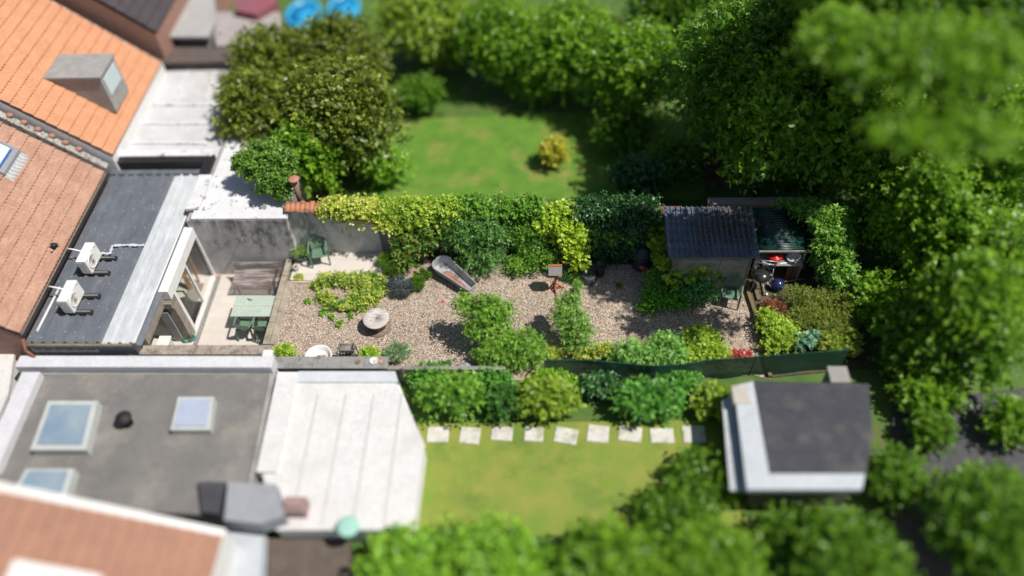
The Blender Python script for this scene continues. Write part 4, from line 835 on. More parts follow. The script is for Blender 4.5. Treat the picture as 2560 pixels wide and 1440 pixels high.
c3_ = dup(ch, (-9.82, 15.55, PZ), math.radians(176), 'green plastic armchair tucked under the folding table, left one')
c4_ = dup(ch, (-9.2, 15.5, PZ), math.radians(186), 'green plastic armchair tucked under the folding table, right one')
c5_ = dup(ch, (-12.35, 16.45, PZ), math.radians(100), 'green plastic armchair indoors behind the sliding door glass')
for c_ in (c2_, c3_, c4_, c5_): c_.scale = (1.08,)*3
# south edge objects
p = wz(797, 884, .3); wt = thing('white_tub', 'large round white tub with brown plant remains behind the south wall', 'tub', (p[0], p[1]-.1, 0))
mb = MB(); mb.lathe((p[0], p[1]-.1, 0), [(.28, 0), (.36, .26), (.40, .30), (.42, .31), (.42, .33), (.375, .33), (.33, .20), (.30, .16), (.001, .15)], 40); obj('tub', mb, whp, wt)
leaves('remains', [(p[0]+.02, p[1]-.14, .21, .17, .13, .05)], 500, .06, m_rust, wt, seed=3)
m_chr = surf('steel_dull', (.33, .32, .31), (.22, .21, .20), 5, rough=.5, metal=.3)
p = wz(869, 868, .62); gb = thing('charcoal_grill', 'small rectangular metal charcoal grill on thin legs near the south wall', 'barbecue', (p[0], p[1]-.05, 0)); gx, gy = p[0], p[1]-.05
mb = MB(); x0, x1, y0, y1 = gx-.23, gx+.23, gy-.13, gy+.13
for b0, b1 in (((x0, y0, .58), (x1, y0+.012, .70)), ((x0, y1-.012, .58), (x1, y1, .70)), ((x0, y0+.013, .58), (x0+.012, y1-.013, .82)), ((x1-.012, y0+.013, .58), (x1, y1-.013, .82)), ((x0+.013, y0+.013, .585), (x1-.013, y1-.013, .595))): mb.box(b0, b1)
obj('fire_box', mb, m_chr, gb); mb = MB()
for k in range(12): mb.path([(x0+.02, y0+.02+k*.02, .69), (x1-.02, y0+.02+k*.02, .69)], .004, 5)
obj('grate', mb, surf('grate_pale', (.5, .45, .42), (.4, .36, .33), 9), gb)
for s_ in (-1, 1): mb = MB(); mb.path([(gx+s_*.235, gy-.06, .66), (gx+s_*.28, gy-.06, .66), (gx+s_*.28, gy+.06, .66), (gx+s_*.235, gy+.06, .66)], .010, 6); obj('handle', mb, m_blk, gb)
for s_ in (-1, 1):
    for q in (-1, 1): mb = MB(); mb.bar((gx+s_*.21, gy+q*.11, .58), (gx+s_*.25, gy+q*.16, 0), .022); obj('leg', mb, m_blk, gb)
p = wz(873, 886, .15); wc = thing('watering_can', 'dark green watering can with pale rose lying under the charcoal grill', 'watering can', (p[0], p[1], 0)); m_wc = surf('can_green', (.05, .075, .07), (.04, .06, .055), 5, rough=.4)
mb = MB(); mb.lathe((p[0], p[1], 0), [(.11, 0), (.12, .02), (.12, .23), (.10, .25), (.095, .25), (.10, .1), (.001, .1)], 24); obj('body', mb, m_wc, wc)
mb = MB(); mb.path([(p[0]-.10, p[1], .06), (p[0]-.24, p[1]-.03, .17), (p[0]-.33, p[1]-.04, .24)], [.03, .022, .018], 8); sp2 = obj('spout', mb, m_wc, wc)
mb = MB(); mb.lathe((p[0]-.34, p[1]-.04, .235), [(.02, 0), (.055, .03), (.05, .035), (.001, .035)], 14, tilt=Matrix.Rotation(math.radians(-50), 3, 'Y')); obj('rose', mb, whp, sp2)
mb = MB(); mb.path([(p[0]+.11, p[1], .05), (p[0]+.18, p[1], .2), (p[0]+.07, p[1], .32), (p[0]-.08, p[1], .26)], .013, 6); obj('handle', mb, m_wc, wc)
p = wz(1160, 910, .45); mb = MB(); mb.lathe((p[0], p[1]-.1, .35), [(.20, 0), (.215, .03), (.17, .08), (.08, .11), (.001, .115)], 28); lt_ = one('round_lid', mb, surf('lid_white', (.66, .66, .64), (.5, .52, .5), 4, dirt=(.1, .13, .12), dirtscale=2, dirtpos=(.4, .6)), 'round white and dark lid among the plants at the foot of the south fence', 'lid')
mb = MB(); p = wz(1107, 754, .01)
for k in range(5):
    a = k*1.26; mb.add([(p[0], p[1], .02), (p[0]+.05*math.cos(a-.5), p[1]+.05*math.sin(a-.5), .03), (p[0]+.075*math.cos(a), p[1]+.075*math.sin(a), .012), (p[0]+.05*math.cos(a+.5), p[1]+.05*math.sin(a+.5), .03)], [(0, 1, 2, 3)])
one('fallen_flower', mb, surf('flower_red', (.75, .06, .06), (.7, .1, .1), 9), 'single red flower lying on the open gravel', 'flower')

# ------------------------------------------------------------------ plants of the garden
B = bush
def E_(px, py, z, rx, ry=None, rz=None): return ell(px, py, z, rx, ry, rz)
# hedge-top climbers on the north wall and fence
def top_band(px0, px1, py, z, ry, rz, y=None):
    a = wz(px0, py, z); c = wz(px1, py, z); return ((a[0]+c[0])/2, (a[1]+c[1])/2, z, (c[0]-a[0])/2, ry, rz, 'b')
B('climbing_ivy', 'yellow variegated ivy spilling over the curved top of the grey wall', 'ivy', [top_band(800, 940, 520, 1.95, .30, .14), top_band(860, 1000, 538, 1.65, .2, .14), E_(965, 565, 1.5, .3, .2, .2), E_(840, 512, 2.15, .3, .25, .12), E_(915, 520, 2.0, .25, .25, .14)], 9500, .075, m_yel, base=(-6.6, 18.9, 0), seed=11, nsub=70, asp=.75)
B('climbing_ivy', 'bright yellow green climber on the slat fence above the photinia', 'climber', [top_band(940, 1150, 528, 1.72, .42, .17), top_band(990, 1110, 560, 1.5, .16, .1), E_(1000, 570, 1.4, .2, .14, .14), E_(1120, 520, 1.95, .35, .3, .16), E_(1030, 518, 1.95, .3, .3, .12)], 12500, .075, LM('leaf_climber', (.06, .15, .012), (.20, .36, .03), (.44, .55, .07)), base=(-4.3, 18.9, 0), seed=12, nsub=90, asp=.7)
B('climbing_ivy', 'green climber with small leaves covering the fence top behind the willow leaved shrub', 'climber', [top_band(1130, 1350, 522, 1.75, .4, .13), E_(1180, 515, 1.95, .4, .3, .18), E_(1290, 520, 1.9, .3, .3, .12), E_(1330, 512, 2.0, .3, .3, .15)], 11000, .07, m_mid, base=(-1, 18.9, 0), seed=13, nsub=80, asp=.7)
B('ivy_hedge', 'dark shaded ivy hedge left of the plank and shed', 'hedge', [top_band(1440, 1640, 525, 1.75, .42, .18), top_band(1480, 1625, 575, 1.15, .25, .30), top_band(1470, 1600, 620, .55, .2, .3)], 26000, .08, m_ivy, base=(2.6, 18.9, 0), seed=14, nsub=150, asp=.6, droop=.3)
B('photinia_shrub', 'green photinia with orange red young shoots beside the end of the grey wall', 'shrub', [E_(1025, 615, .75, .5, .33, .5), E_(1070, 600, .95, .4, .3, .5), E_(1010, 650, .45, .3, .3, .35), E_(1055, 632, .5, .22, .2, .3)], 7500, .09, m_phot, seed=15, grow=1.15, asp=.42, nsub=60)
B('rosemary_bush', 'bright green needle leaved bush at the terrace corner', 'shrub', [E_(965, 655, .3, .42, .26, .2), E_(985, 678, .25, .35, .25, .2)], 8000, .085, m_rose, seed=16, mode='needle', asp=.12, nsub=40)
B('rosemary_bush', 'smaller green needle leaved bush between lavender and bathtub', 'shrub', [E_(1045, 705, .22, .33, .3, .17), E_(1058, 688, .25, .25, .2, .2)], 6000, .085, m_rose, seed=17, mode='needle', asp=.12, nsub=30)
B('lavender_bush', 'grey purple lavender bush on the gravel edge below the needle leaved bush', 'shrub', [E_(1005, 716, .2, .48, .42, .18)], 9000, .09, m_lav, seed=18, mode='needle', asp=.1, nsub=44)
B('willow_shrub', 'large shrub with long narrow leaves behind the zinc bathtub', 'shrub', [E_(1190, 595, .95, .85, .45, .75), E_(1210, 650, .45, .55, .4, .4), E_(1150, 570, 1.25, .4, .35, .4), E_(1240, 580, 1.1, .4, .35, .5)], 12000, .125, m_wil, seed=19, asp=.2, nsub=90, droop=.3)
B('box_shrub', 'round leaved green shrub between the willow leaved shrub and the bird table', 'shrub', [E_(1325, 600, .85, .6, .4, .65), E_(1350, 650, .4, .5, .4, .35), E_(1290, 570, 1.1, .3, .3, .4), E_(1390, 640, .45, .3, .3, .35)], 15000, .05, m_mid, seed=20, asp=.6, nsub=90)
B('small_shrub', 'small yellow green shrub in front of the round leaved shrub', 'shrub', [E_(1300, 663, .28, .35, .3, .25)], 3500, .05, m_pear, seed=21, asp=.6)
B('hop_vine', 'glowing yellow green hop vine climbing the fence above the bird table', 'vine', [E_(1400, 540, 1.65, .55, .35, .25), E_(1380, 570, 1.4, .5, .25, .25), E_(1430, 590, 1.2, .4, .3, .4), E_(1440, 635, .8, .32, .25, .4), E_(1448, 662, .55, .25, .16, .22)], 9000, .10, m_vine, seed=22, asp=.8, grow=1.12, nsub=90, base=(.8, 18.2, 0))
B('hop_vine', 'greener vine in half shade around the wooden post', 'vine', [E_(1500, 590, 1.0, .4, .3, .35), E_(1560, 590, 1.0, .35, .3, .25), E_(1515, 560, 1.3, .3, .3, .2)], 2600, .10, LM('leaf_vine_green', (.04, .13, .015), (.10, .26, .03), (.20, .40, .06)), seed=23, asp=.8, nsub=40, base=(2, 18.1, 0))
B('daylily_clump', 'clump of long grassy leaves between bird table and upturned tub', 'plant', [E_(1432, 685, .22, .33, .22, .22)], 900, .40, m_wil, seed=24, asp=.06, mode='needle', droop=.5, st=False)
mb = MB()
for px, py in ((1396, 605), (1468, 601), (1404, 628)):
    p = wz(px, py, .95)
    for k in range(6): a = k*1.05; mb.add([p, (p[0]+.05*math.cos(a-.4), p[1]-.02+.05*math.sin(a-.4), .97), (p[0]+.09*math.cos(a), p[1]-.03+.08*math.sin(a), .96), (p[0]+.05*math.cos(a+.4), p[1]-.02+.05*math.sin(a+.4), .97)], [(0, 1, 2, 3)])
one('orange_flowers', mb, surf('flower_orange', (.85, .16, .03), (.8, .25, .06), 12), 'orange red flowers opening among the hop vine', 'flowers')
B('vine_plant', 'bright green vine leaves between compost bin and shed side', 'vine', [E_(1645, 575, 1.05, .28, .3, .35), E_(1650, 625, .75, .28, .25, .35), E_(1665, 655, .6, .25, .2, .25)], 2600, .12, m_vine, seed=25, asp=.85, nsub=40, base=(3.5, 17.3, 0))
B('grape_vine', 'grape vine with large pale leaves hanging across the shed front', 'vine', [E_(1700, 668, 1.0, .45, .16, .2), E_(1750, 672, .95, .5, .16, .28), E_(1700, 700, .75, .4, .14, .12), E_(1790, 690, .75, .25, .12, .2)], 1500, .13, m_vine, seed=26, asp=.9, nsub=40, base=(4.6, 16.4, 0))
B('shaded_shrub', 'glossy green shrub at the foot of the shed front', 'shrub', [E_(1745, 730, .35, .45, .28, .32)], 4200, .07, LM('leaf_glossy', (.03, .11, .025), (.08, .24, .05), (.2, .42, .12)), seed=27, asp=.65, nsub=40)
B('geranium_bush', 'low spreading green bush left of the shed front, mostly shaded', 'shrub', [E_(1650, 740, .2, .55, .45, .2), E_(1640, 700, .3, .35, .35, .25), E_(1690, 755, .2, .4, .3, .2), E_(1620, 770, .1, .3, .2, .12)], 12000, .055, LM('leaf_fresh', (.03, .13, .01), (.09, .28, .02), (.20, .45, .04)), seed=28, asp=.6, grow=1.12, nsub=80)
fl_t = leaves('red_flowers', [E_(1607, 672, .5, .14, .08, .05), E_(1600, 690, .45, .08, .06, .04), E_(1622, 698, .5, .12, .1, .04), E_(1628, 712, .45, .08, .06, .04)], 330, .05, m_red, None, seed=4, asp=.7)[0]
tag(fl_t, 'red flower heads above the low green bush beside the compost bin', 'flowers')
# variegated ground cover
B('ground_ivy', 'low variegated yellow green ground cover spreading between terrace and gravel', 'ground cover',
  [E_(825, 700, .1, .3, .2, .12), E_(870, 700, .13, .4, .2, .14), E_(925, 705, .13, .42, .26, .15), E_(815, 745, .08, .28, .14, .1), E_(800, 715, .08, .25, .1, .1), E_(850, 765, .1, .45, .12, .11), E_(910, 745, .12, .4, .28, .13), E_(895, 772, .08, .3, .1, .08), E_(945, 735, .1, .2, .2, .1)], 17000, .062, LM('leaf_vari', (.05, .14, .015), (.13, .27, .03), (.40, .46, .08), tip=(.66, .60, .18)), st=False, seed=29, asp=.6, nsub=150, rsub=.55, vary=.6, grow=1.55, shoots=.2)
sd_l = [(770, 755), (805, 783), (830, 795), (878, 790), (850, 808), (748, 695), (1548, 715), (812, 780)]
for i, (px, py) in enumerate(sd_l):
    p = wz(px, py, .03); lab = ['tiny green seedling on the gravel nearest the retaining wall', 'seedling on the gravel just below the ground cover, left', 'small seedling below the middle of the ground cover', 'broad seedling between ground cover and spool table', 'lone seedling on the gravel left of the spool table', 'small yellowish plant at the terrace edge above the timber board', 'weed tuft on the shaded gravel right of the upturned tub', 'tiny sprout on the gravel beside another seedling'][i]
    B('seedling', lab, 'plant', [(p[0], p[1], .05, .12 if i == 5 else .08, .1, .06)], 150 if i != 5 else 380, .055, m_yel if i == 5 else m_pear, group='seedlings on the gravel', st=False, seed=40+i, asp=.6, nsub=6)
# south side
B('lime_plant', 'small lime green plant next to the off white corner box', 'plant', [E_(710, 878, .2, .3, .16, .14), E_(725, 888, .15, .15, .12, .12)], 1500, .07, m_lime, seed=50, asp=.45, st=False, grow=1.0)
B('lime_plant', 'small lime green plant between the charcoal grill and the pale spiky plant', 'plant', [E_(925, 886, .2, .28, .16, .16)], 1500, .07, m_lime, seed=51, asp=.45, st=False, grow=1.05)
B('sage_plant', 'pale grey green spiky herb leaning over the end of the grey wall', 'plant', [E_(992, 880, .3, .38, .3, .26), E_(965, 895, .2, .2, .14, .2)], 2600, .16, m_sage, seed=52, asp=.1, mode='needle', nsub=30)
B('sage_plant', 'low pale spiky herb in front of the timber fence panel left of the round lid', 'plant', [E_(1110, 912, .3, .35, .14, .2)], 1200, .14, m_sage, seed=53, asp=.12, mode='needle', nsub=14)
B('pear_tree', 'bushy young fruit tree with two leafy tops left of centre', 'tree', [E_(1165, 770, 1.3, .28, .28, .4), E_(1215, 775, 1.35, .42, .36, .45), E_(1245, 790, 1.15, .4, .35, .4), E_(1200, 820, .9, .42, .36, .4), E_(1240, 835, .7, .4, .33, .4)], 8500, .085, m_pear, seed=54, asp=.38, nsub=80, base=(-1.25, 14.1, 0), r0=.03, droop=.35)
B('leafy_bush', 'dense drooping leafy bush at the south edge below the young fruit tree', 'shrub', [E_(1250, 885, .55, .55, .3, .4), E_(1310, 868, .65, .5, .34, .5), E_(1215, 890, .4, .25, .2, .35), E_(1325, 895, .4, .4, .2, .3), E_(1270, 905, .3, .6, .15, .2)], 11000, .09, m_pear, seed=55, asp=.3, nsub=90, droop=.35)
B('pear_tree', 'slender young fruit tree with a pointed top right of centre', 'tree', [E_(1443, 722, 1.7, .13, .13, .25), E_(1432, 745, 1.5, .2, .2, .2), E_(1420, 762, 1.35, .3, .26, .25), E_(1418, 795, 1.15, .42, .36, .38), E_(1440, 830, .75, .38, .32, .35), E_(1445, 860, .45, .35, .28, .3)], 7000, .075, LM('leaf_pear_pale', (.05, .13, .02), (.13, .26, .035), (.28, .44, .09)), seed=56, asp=.42, nsub=80, base=(.75, 14.0, 0), r0=.028, droop=.3)
B('rambling_plant', 'low ragged mixed plants at the foot of the slender fruit tree', 'plant', [E_(1385, 885, .2, .25, .14, .14), E_(1470, 885, .25, .35, .16, .2)], 1900, .07, m_yel, seed=57, st=False, asp=.4)
B('yellow_shrub', 'yellow green ragged shrub above the green mesh fence, first from the left', 'shrub', [E_(1510, 880, .3, .25, .15, .25), E_(1535, 888, .25, .25, .14, .2)], 2200, .075, LM('leaf_yellowgreen', (.10, .18, .02), (.28, .38, .04), (.5, .56, .10)), seed=58, asp=.4)
B('mint_bush', 'fresh green mint like bush leaning over the green mesh fence', 'shrub', [E_(1580, 885, .45, .45, .25, .35), E_(1625, 890, .4, .35, .22, .3), E_(1560, 900, .3, .4, .15, .25), E_(1640, 905, .35, .4, .12, .25)], 7000, .10, m_mint, seed=59, asp=.3, nsub=70, droop=.3)
B('mint_bush', 'taller fresh green bush at the middle of the green mesh fence', 'shrub', [E_(1665, 868, .6, .32, .26, .35), E_(1685, 890, .4, .3, .22, .3)], 4000, .10, m_mint, seed=60, asp=.3, nsub=40, droop=.3)
B('lime_shrub', 'rounded lime green shrub by the shaded gravel above the mesh fence', 'shrub', [E_(1750, 850, .4, .45, .34, .35), E_(1775, 880, .3, .45, .25, .28), E_(1720, 895, .3, .3, .15, .2)], 7500, .07, m_lime, seed=61, asp=.6, nsub=70)
B('red_heuchera', 'low crimson leaved plant on the gravel by the mesh fence', 'plant', [E_(1850, 888, .08, .3, .12, .08)], 1100, .06, m_red, seed=62, asp=.5, st=False)
# right bed
B('lime_shrub', 'bright lime green shrub in the bed right of the wooden edging', 'shrub', [E_(1945, 830, .35, .4, .4, .3), E_(1975, 860, .3, .4, .25, .3), E_(1920, 800, .25, .3, .25, .22), E_(1925, 870, .2, .25, .15, .2)], 9500, .065, m_lime, seed=63, asp=.5, nsub=80)
B('rusty_fern', 'rust red dead looking ferny plant at the top of the bed', 'plant', [E_(1930, 765, .22, .42, .2, .14), E_(1955, 785, .2, .3, .14, .12)], 2600, .11, m_rust, seed=64, asp=.12, mode='needle', nsub=30, st=False)
B('juniper_bush', 'wide olive green fine leaved bush filling the right bed', 'shrub', [E_(2050, 760, .5, .65, .5, .35), E_(2020, 800, .4, .6, .4, .3), E_(2085, 820, .5, .5, .45, .35), E_(1990, 740, .35, .4, .3, .25), E_(2110, 770, .6, .3, .45, .35)], 20000, .055, m_jun, seed=65, asp=.25, nsub=160)
B('bluegreen_plant', 'blue green broad leaved plant near the end of the mesh fence', 'plant', [E_(2010, 860, .4, .3, .2, .25), E_(2040, 850, .4, .22, .18, .22)], 900, .14, m_blue, seed=66, asp=.6, nsub=20)
B('leafy_shrub', 'yellow green shrub at the corner of the mesh fence', 'shrub', [E_(2075, 865, .45, .4, .3, .3), E_(2120, 860, .5, .25, .3, .35)], 4500, .07, LM('leaf_autumn', (.05, .12, .015), (.15, .26, .025), (.28, .36, .04), tip=(.42, .26, .05)), seed=67, asp=.45, nsub=40)
B('laurel_bush', 'tall laurel with long bright leaves over the right end of the garden', 'shrub', [E_(2070, 560, 1.6, .55, .5, .5), E_(2085, 620, 1.3, .5, .5, .5), E_(2030, 530, 1.8, .45, .3, .3), E_(2095, 680, .9, .4, .5, .5), E_(2055, 665, .7, .3, .3, .4), E_(1965, 512, 1.95, .38, .14, .1)], 13000, .13, LM('leaf_laurel', (.04, .12, .015), (.11, .26, .03), (.26, .44, .07)), seed=68, asp=.32, grow=1.1, nsub=120, droop=.3, base=(8.6, 18, 0), r0=.03)
B('overhanging_shrub', 'dark glossy shrub overhanging the white flat roof beside the rusty flue', 'shrub', [E_(640, 418, 2.8, .55, .4, .35), E_(685, 455, 2.6, .42, .45, .45), E_(700, 415, 2.8, .5, .5, .45), E_(612, 405, 2.9, .3, .3, .25), E_(660, 390, 2.8, .6, .4, .35), E_(715, 475, 2.3, .28, .3, .3), E_(592, 418, 2.7, .16, .12, .1), E_(625, 446, 2.6, .14, .12, .12), E_(660, 478, 2.4, .16, .14, .14), E_(700, 495, 2.2, .12, .1, .1)], 12500, .12, LM('leaf_overhang', (.015, .06, .01), (.045, .13, .016), (.14, .26, .035), tip=(.3, .42, .06)), seed=69, asp=.4, grow=.98, shoots=.75, nsub=80, base=(-8.3, 20.5, 0), r0=.04)

# ------------------------------------------------------------------ surroundings: buildings
def slabpx(px, z, th): mb = MB(); mb.prism(flat(px, z), z-th, z); return mb
oh = thing('orange_roof_house', 'house with bright orange tile roof and grey dormer beyond the party verge', 'house', (-18, 25, -.03))
tiled(oh, -14.9, 2.4, -19.6, 2.4+4.7*SL, 20.75, 26.4, m_ora, course=.34)
mb = MB(); mb.vprism([(-15.0, -.03), (-15.0, 2.3), (-19.6, 2.3+4.6*SL), (-24, 2.3), (-24, -.03)], 20.76, 26.35); obj('wall', mb, whp, oh)
tiled(oh, -24.3, 2.4, -19.6, 2.4+4.7*SL, 20.75, 26.4, m_ora)
p = Vector(wz(205, 165, 4.3)); dm = surf('dormer_grey', (.36, .35, .33), (.28, .27, .26), 3)
mb = MB(); mb.box((p.x-1.1, p.y-.75, 2.9), (p.x+.9, p.y+.55, 4.3)); d_ = obj('dormer', mb, dm, oh); mb = MB(); mb.box((p.x-1.15, p.y-.8, 4.303), (p.x+.95, p.y+.6, 4.38)); obj('roof', mb, dm, d_)
mb = MB(); mb.box((p.x+.901, p.y-.6, 3.5), (p.x+.93, p.y+.4, 4.15)); obj('window', mb, SKG, d_)
dh = thing('dark_roof_house', 'house with dark slate roof in the far upper left', 'house', (-19, 30, -.03))
m_slt = surf('slate', (.07, .055, .06), (.05, .042, .045), 3)
tiled(dh, -14.9, 3.4, -19.6, 3.2+4.7*SL, 26.7, 36, m_slt); mb = MB(); mb.vprism([(-15.0, -.03), (-15.0, 3.3), (-19.6, 3.1+4.6*SL), (-24, 3.1), (-24, -.03)], 26.71, 35.9); obj('wall', mb, brick, dh)
tiled(dh, -24.3, 3.2, -19.6, 3.2+4.7*SL, 26.7, 36, m_slt)
wh = thing('white_roof_annex', 'low annex with pale flat roof and seams between orange roof and olive trees', 'building', (-13, 23.5, 0))
mb = slabpx([(350, 165), (640, 165), (640, 260), (560, 395), (300, 398)], 1.8, .06); obj('roof', mb, surf('roof_pale', (.62, .62, .62), (.52, .52, .53), 1, dirt=(.45, .43, .41), dirtscale=.8), wh)
mb = slabpx([(360, 172), (632, 172), (625, 255), (552, 385), (310, 390)], 1.73, 1.7); obj('wall', mb, conc, wh)
mb = MB(); a = wz(345, 262, 1.83); c = wz(640, 262, 1.83)
for k in range(3): mb.bar((a[0], a[1]-k*1.1, 1.83), (c[0]-.6*k, c[1]-k*1.1, 1.83), .12, .06)
for k in range(4): q = wz(385+k*75, 200, 1.83); mb.bar((q[0], q[1]+.6, 1.835), (q[0], q[1]-1.2, 1.835), .06, .05)
obj('seam', mb, m_wr, wh)
br_ = thing('brown_shed_roof', 'long dark brown lean-to roof behind the pale annex roof', 'shed', (-13, 27.6, 0)); obj('roof', slabpx([(375, 118), (640, 118), (660, 152), (370, 158)], 2.2, .1), surf('brown_felt', (.13, .10, .085), (.10, .08, .07), 3), br_); obj('wall', slabpx([(385, 122), (640, 122), (650, 150), (380, 150)], 2.1, 2.1), m_clad, br_)
gy_ = thing('grey_outbuilding', 'grey flat roofed outbuilding at the top edge left', 'building', (-13, 31, 0)); obj('roof', slabpx([(385, -60), (530, -60), (540, 45), (520, 92), (400, 92)], 2.6, .1), surf('outb_grey', (.42, .41, .40), (.36, .35, .34), 2), gy_); obj('wall', slabpx([(395, -50), (520, -50), (535, 60), (505, 85), (410, 85)], 2.5, 2.5), surf('outb_wall', (.30, .29, .28)), gy_)
cr_ = thing('cream_outbuilding', 'cream walled outbuilding left of the blue paddling pools', 'building', (-11, 31, 0)); obj('roof', slabpx([(530, 30), (700, 30), (710, 110), (540, 115)], 2.2, .1), surf('outb_pinkgrey', (.40, .35, .34), (.34, .30, .30), 2), cr_); obj('wall', slabpx([(540, 36), (700, 36), (705, 104), (545, 108)], 2.1, 2.1), surf('cream_wall', (.6, .52, .45)), cr_)
mb = slabpx([(580, -40), (690, -40), (690, 8), (640, 36), (590, 26)], 2.5, .5); one('red_awning', mb, surf('awning', (.30, .08, .10), (.2, .1, .13), 1), 'dull red and grey awning at the top edge', 'awning')
mpb = surf('pool_blue', (.04, .38, .72), (.05, .45, .75), 1.5, rough=.3)
for i, (px, py, r, lab) in enumerate(((757, 30, .75, 'round bright blue paddling pool at the top edge, left one'), (858, 15, .7, 'round bright blue paddling pool at the top edge, right one'))):
    p = wz(px, py, .4); pt_ = thing('paddling_pool', lab, 'pool', (p[0], p[1], 0), 'paddling pools'); mb = MB(); mb.lathe((p[0], p[1], 0), [(r, 0), (r+.05, .15), (r+.05, .4), (r-.08, .45), (r-.1, .3)], 30, 1, 1.5); obj('wall', mb, mpb, pt_); mb = MB(); mb.lathe((p[0], p[1], .3), [(r-.1, 0), (.001, .001)], 30, 1, 1.5); obj('water', mb, surf('pool_water', (.02, .30, .60), (.03, .36, .66), 1, rough=.08), pt_)
# south side buildings
m_grr = surf('gravel_roof', (.20, .19, .178), (.155, .148, .14), .9, bmp=.6, fine=24, dirt=(.24, .22, .19), dirtscale=.7)
sg_ = thing('gravel_roof_annex', 'annex with grey gravel flat roof, skylights and pale parapet south of the patio', 'building', (-11, 11, 0))
RG = 1.1
obj('roof', slabpx([(95, 935), (672, 935), (620, 1200), (560, 1290), (-20, 1260)], RG, .1), m_grr, sg_)
obj('wall', slabpx([(80, 925), (690, 925), (630, 1210), (560, 1290), (-30, 1260)], RG-.1, 1.0), conc, sg_)
mb = MB(); a = wz(60, 905, RG+.2); c = wz(682, 905, RG+.2); mb.box((a[0]-.2, a[1]-.18, 0), (c[0], a[1]+.22, RG+.22)); obj('parapet', mb, surf('parapet_white', (.64, .64, .66), (.56, .56, .58), 1.5), sg_, bev=.02)
mb = MB(); q = [wz(55, 930, RG+.25), wz(100, 930, RG+.25), wz(-10, 1180, RG+.25), wz(-60, 1180, RG+.25)]; mb.prism([x[:2] for x in q], RG, RG+.25); obj('parapet', mb, MC['parapet_white'], sg_)
def skylight(par, pxs, z, h, gm): 
    poly = flat(pxs, z+h); cx0 = sum(p[0] for p in poly)/4; cy0 = sum(p[1] for p in poly)/4
    mb = MB(); mb.prism(poly, z, z+h); s_ = obj('skylight', mb, surf('upstand_pale', (.50, .52, .50), (.44, .46, .44), 2), par)
    mb = MB(); mb.prism([(cx0+(p[0]-cx0)*.8, cy0+(p[1]-cy0)*.8) for p in poly], z+h+.003, z+h+.04); obj('pane', mb, gm, s_)
m, t, b = nodes('blue_glass'); b.inputs['Roughness'].default_value = .25; b.inputs['Specular IOR Level'].default_value = .3
t.links.new(ramp(t, noise(t, coords(t), .9, 3), [(.3, (.18, .25, .33)), (.75, (.31, .37, .39))]), b.inputs['Base Color']); BG = m
skylight(sg_, [(120, 1002), (245, 1002), (215, 1125), (75, 1125)], RG, .3, BG)
skylight(sg_, [(65, 1172), (185, 1172), (165, 1240), (25, 1240)], RG, .3, BG)
skylight(sg_, [(445, 992), (535, 992), (525, 1075), (425, 1075)], RG, .25, surf('dome_pale', (.42, .47, .58), (.38, .43, .54), 2, rough=.2))
mb = MB(); p = wz(308, 1045, RG+.3); mb.lathe((p[0], p[1], RG), [(.16, 0), (.16, .25), (.22, .27), (.22, .33), (.001, .4)], 20); one('roof_vent', mb, m_blk, 'dark round vent on the gravel roof right of the larger skylight', 'vent')
wf = thing('white_roof_building', 'extension with large bright white flat roof south of the gravel garden', 'building', (-5, 10.5, 0)); RW = 1.0
m_bw = surf('bright_roof', (.68, .665, .645), (.63, .615, .60), .8, bmp=.1, dirt=(.46, .44, .41), dirtscale=.9, dirtpos=(.52, .8))
obj('roof', slabpx([(745, 945), (985, 945), (1062, 1110), (1035, 1325), (690, 1325), (655, 1180)], RW, .1), m_bw, wf)
obj('wall', slabpx([(695, 930), (985, 930), (1058, 1108), (1030, 1320), (690, 1320), (650, 1180)], RW-.101, .9), whp, wf)
mb = MB(); q = flat([(693, 935), (745, 935), (690, 1180), (640, 1180)], RW+.1); mb.prism(q, RW-.1, RW+.1); obj('parapet', mb, m_bw, wf)
mb = MB(); q = flat([(746, 928), (988, 928), (996, 955), (740, 955)], RW+.06); mb.prism(q, RW-.1, RW+.06); obj('parapet', mb, surf('parapet_blue', (.58, .61, .64), (.52, .55, .58), 2), wf)
mb = MB()
for k in range(4): q = wz(790+k*70, 1000, RW); mb.box((q[0], 8.2, RW+.001), (q[0]+.06, q[1]+.2, RW+.012))
obj('membrane_seams', mb, surf('seam_grey', (.55, .54, .52), (.5, .49, .47), 3), wf)
p = wz(870, 1315, 1.2); mb = MB(); mb.lathe((p[0], p[1], RW), [(.25, 0), (.28, .2), (.25, .22), (.001, .2)], 20); one('teal_tub', mb, surf('teal', (.35, .60, .50), (.3, .55, .46), 3), 'pale teal tub at the lower edge of the bright white roof', 'tub')
p = wz(735, 1260, 1.4); mb = MB(); mb.box((p[0]-.28, p[1]-.2, 1.0), (p[0]+.28, p[1]+.2, 1.4)); mb.box((p[0]-.2, p[1]-.12, 1.4), (p[0]+.2, p[1]+.12, 1.5)); one('chimney_stack', mb, surf('chimney_pink', (.36, .24, .22), (.3, .2, .18), 5), 'short reddish chimney stack between gravel roof and white roof', 'chimney')
gt = thing('grey_equipment', 'grey blue ventilation housing beside the short chimney stack', 'equipment', wz(600, 1240, 1.0)); mb = MB(); q = flat([(570, 1205), (690, 1210), (710, 1290), (650, 1310), (560, 1300)], 1.5); mb.prism(q, 1.0, 1.5); obj('housing', mb, surf('equip_grey', (.33, .34, .37), (.27, .28, .30), 2), gt); mb = MB(); q = flat([(495, 1205), (565, 1205), (545, 1285), (505, 1280)], 1.3); mb.prism(q, 1.0, 1.3); obj('hatch', mb, surf('equip_dark', (.06, .06, .07)), gt)
ph = thing('pinkish_roof_house', 'house with pinkish brown tile roof in the lower left corner', 'house', (-13, 6, -.03))
a = wz(545, 1330, 2.3); XS = a[0]
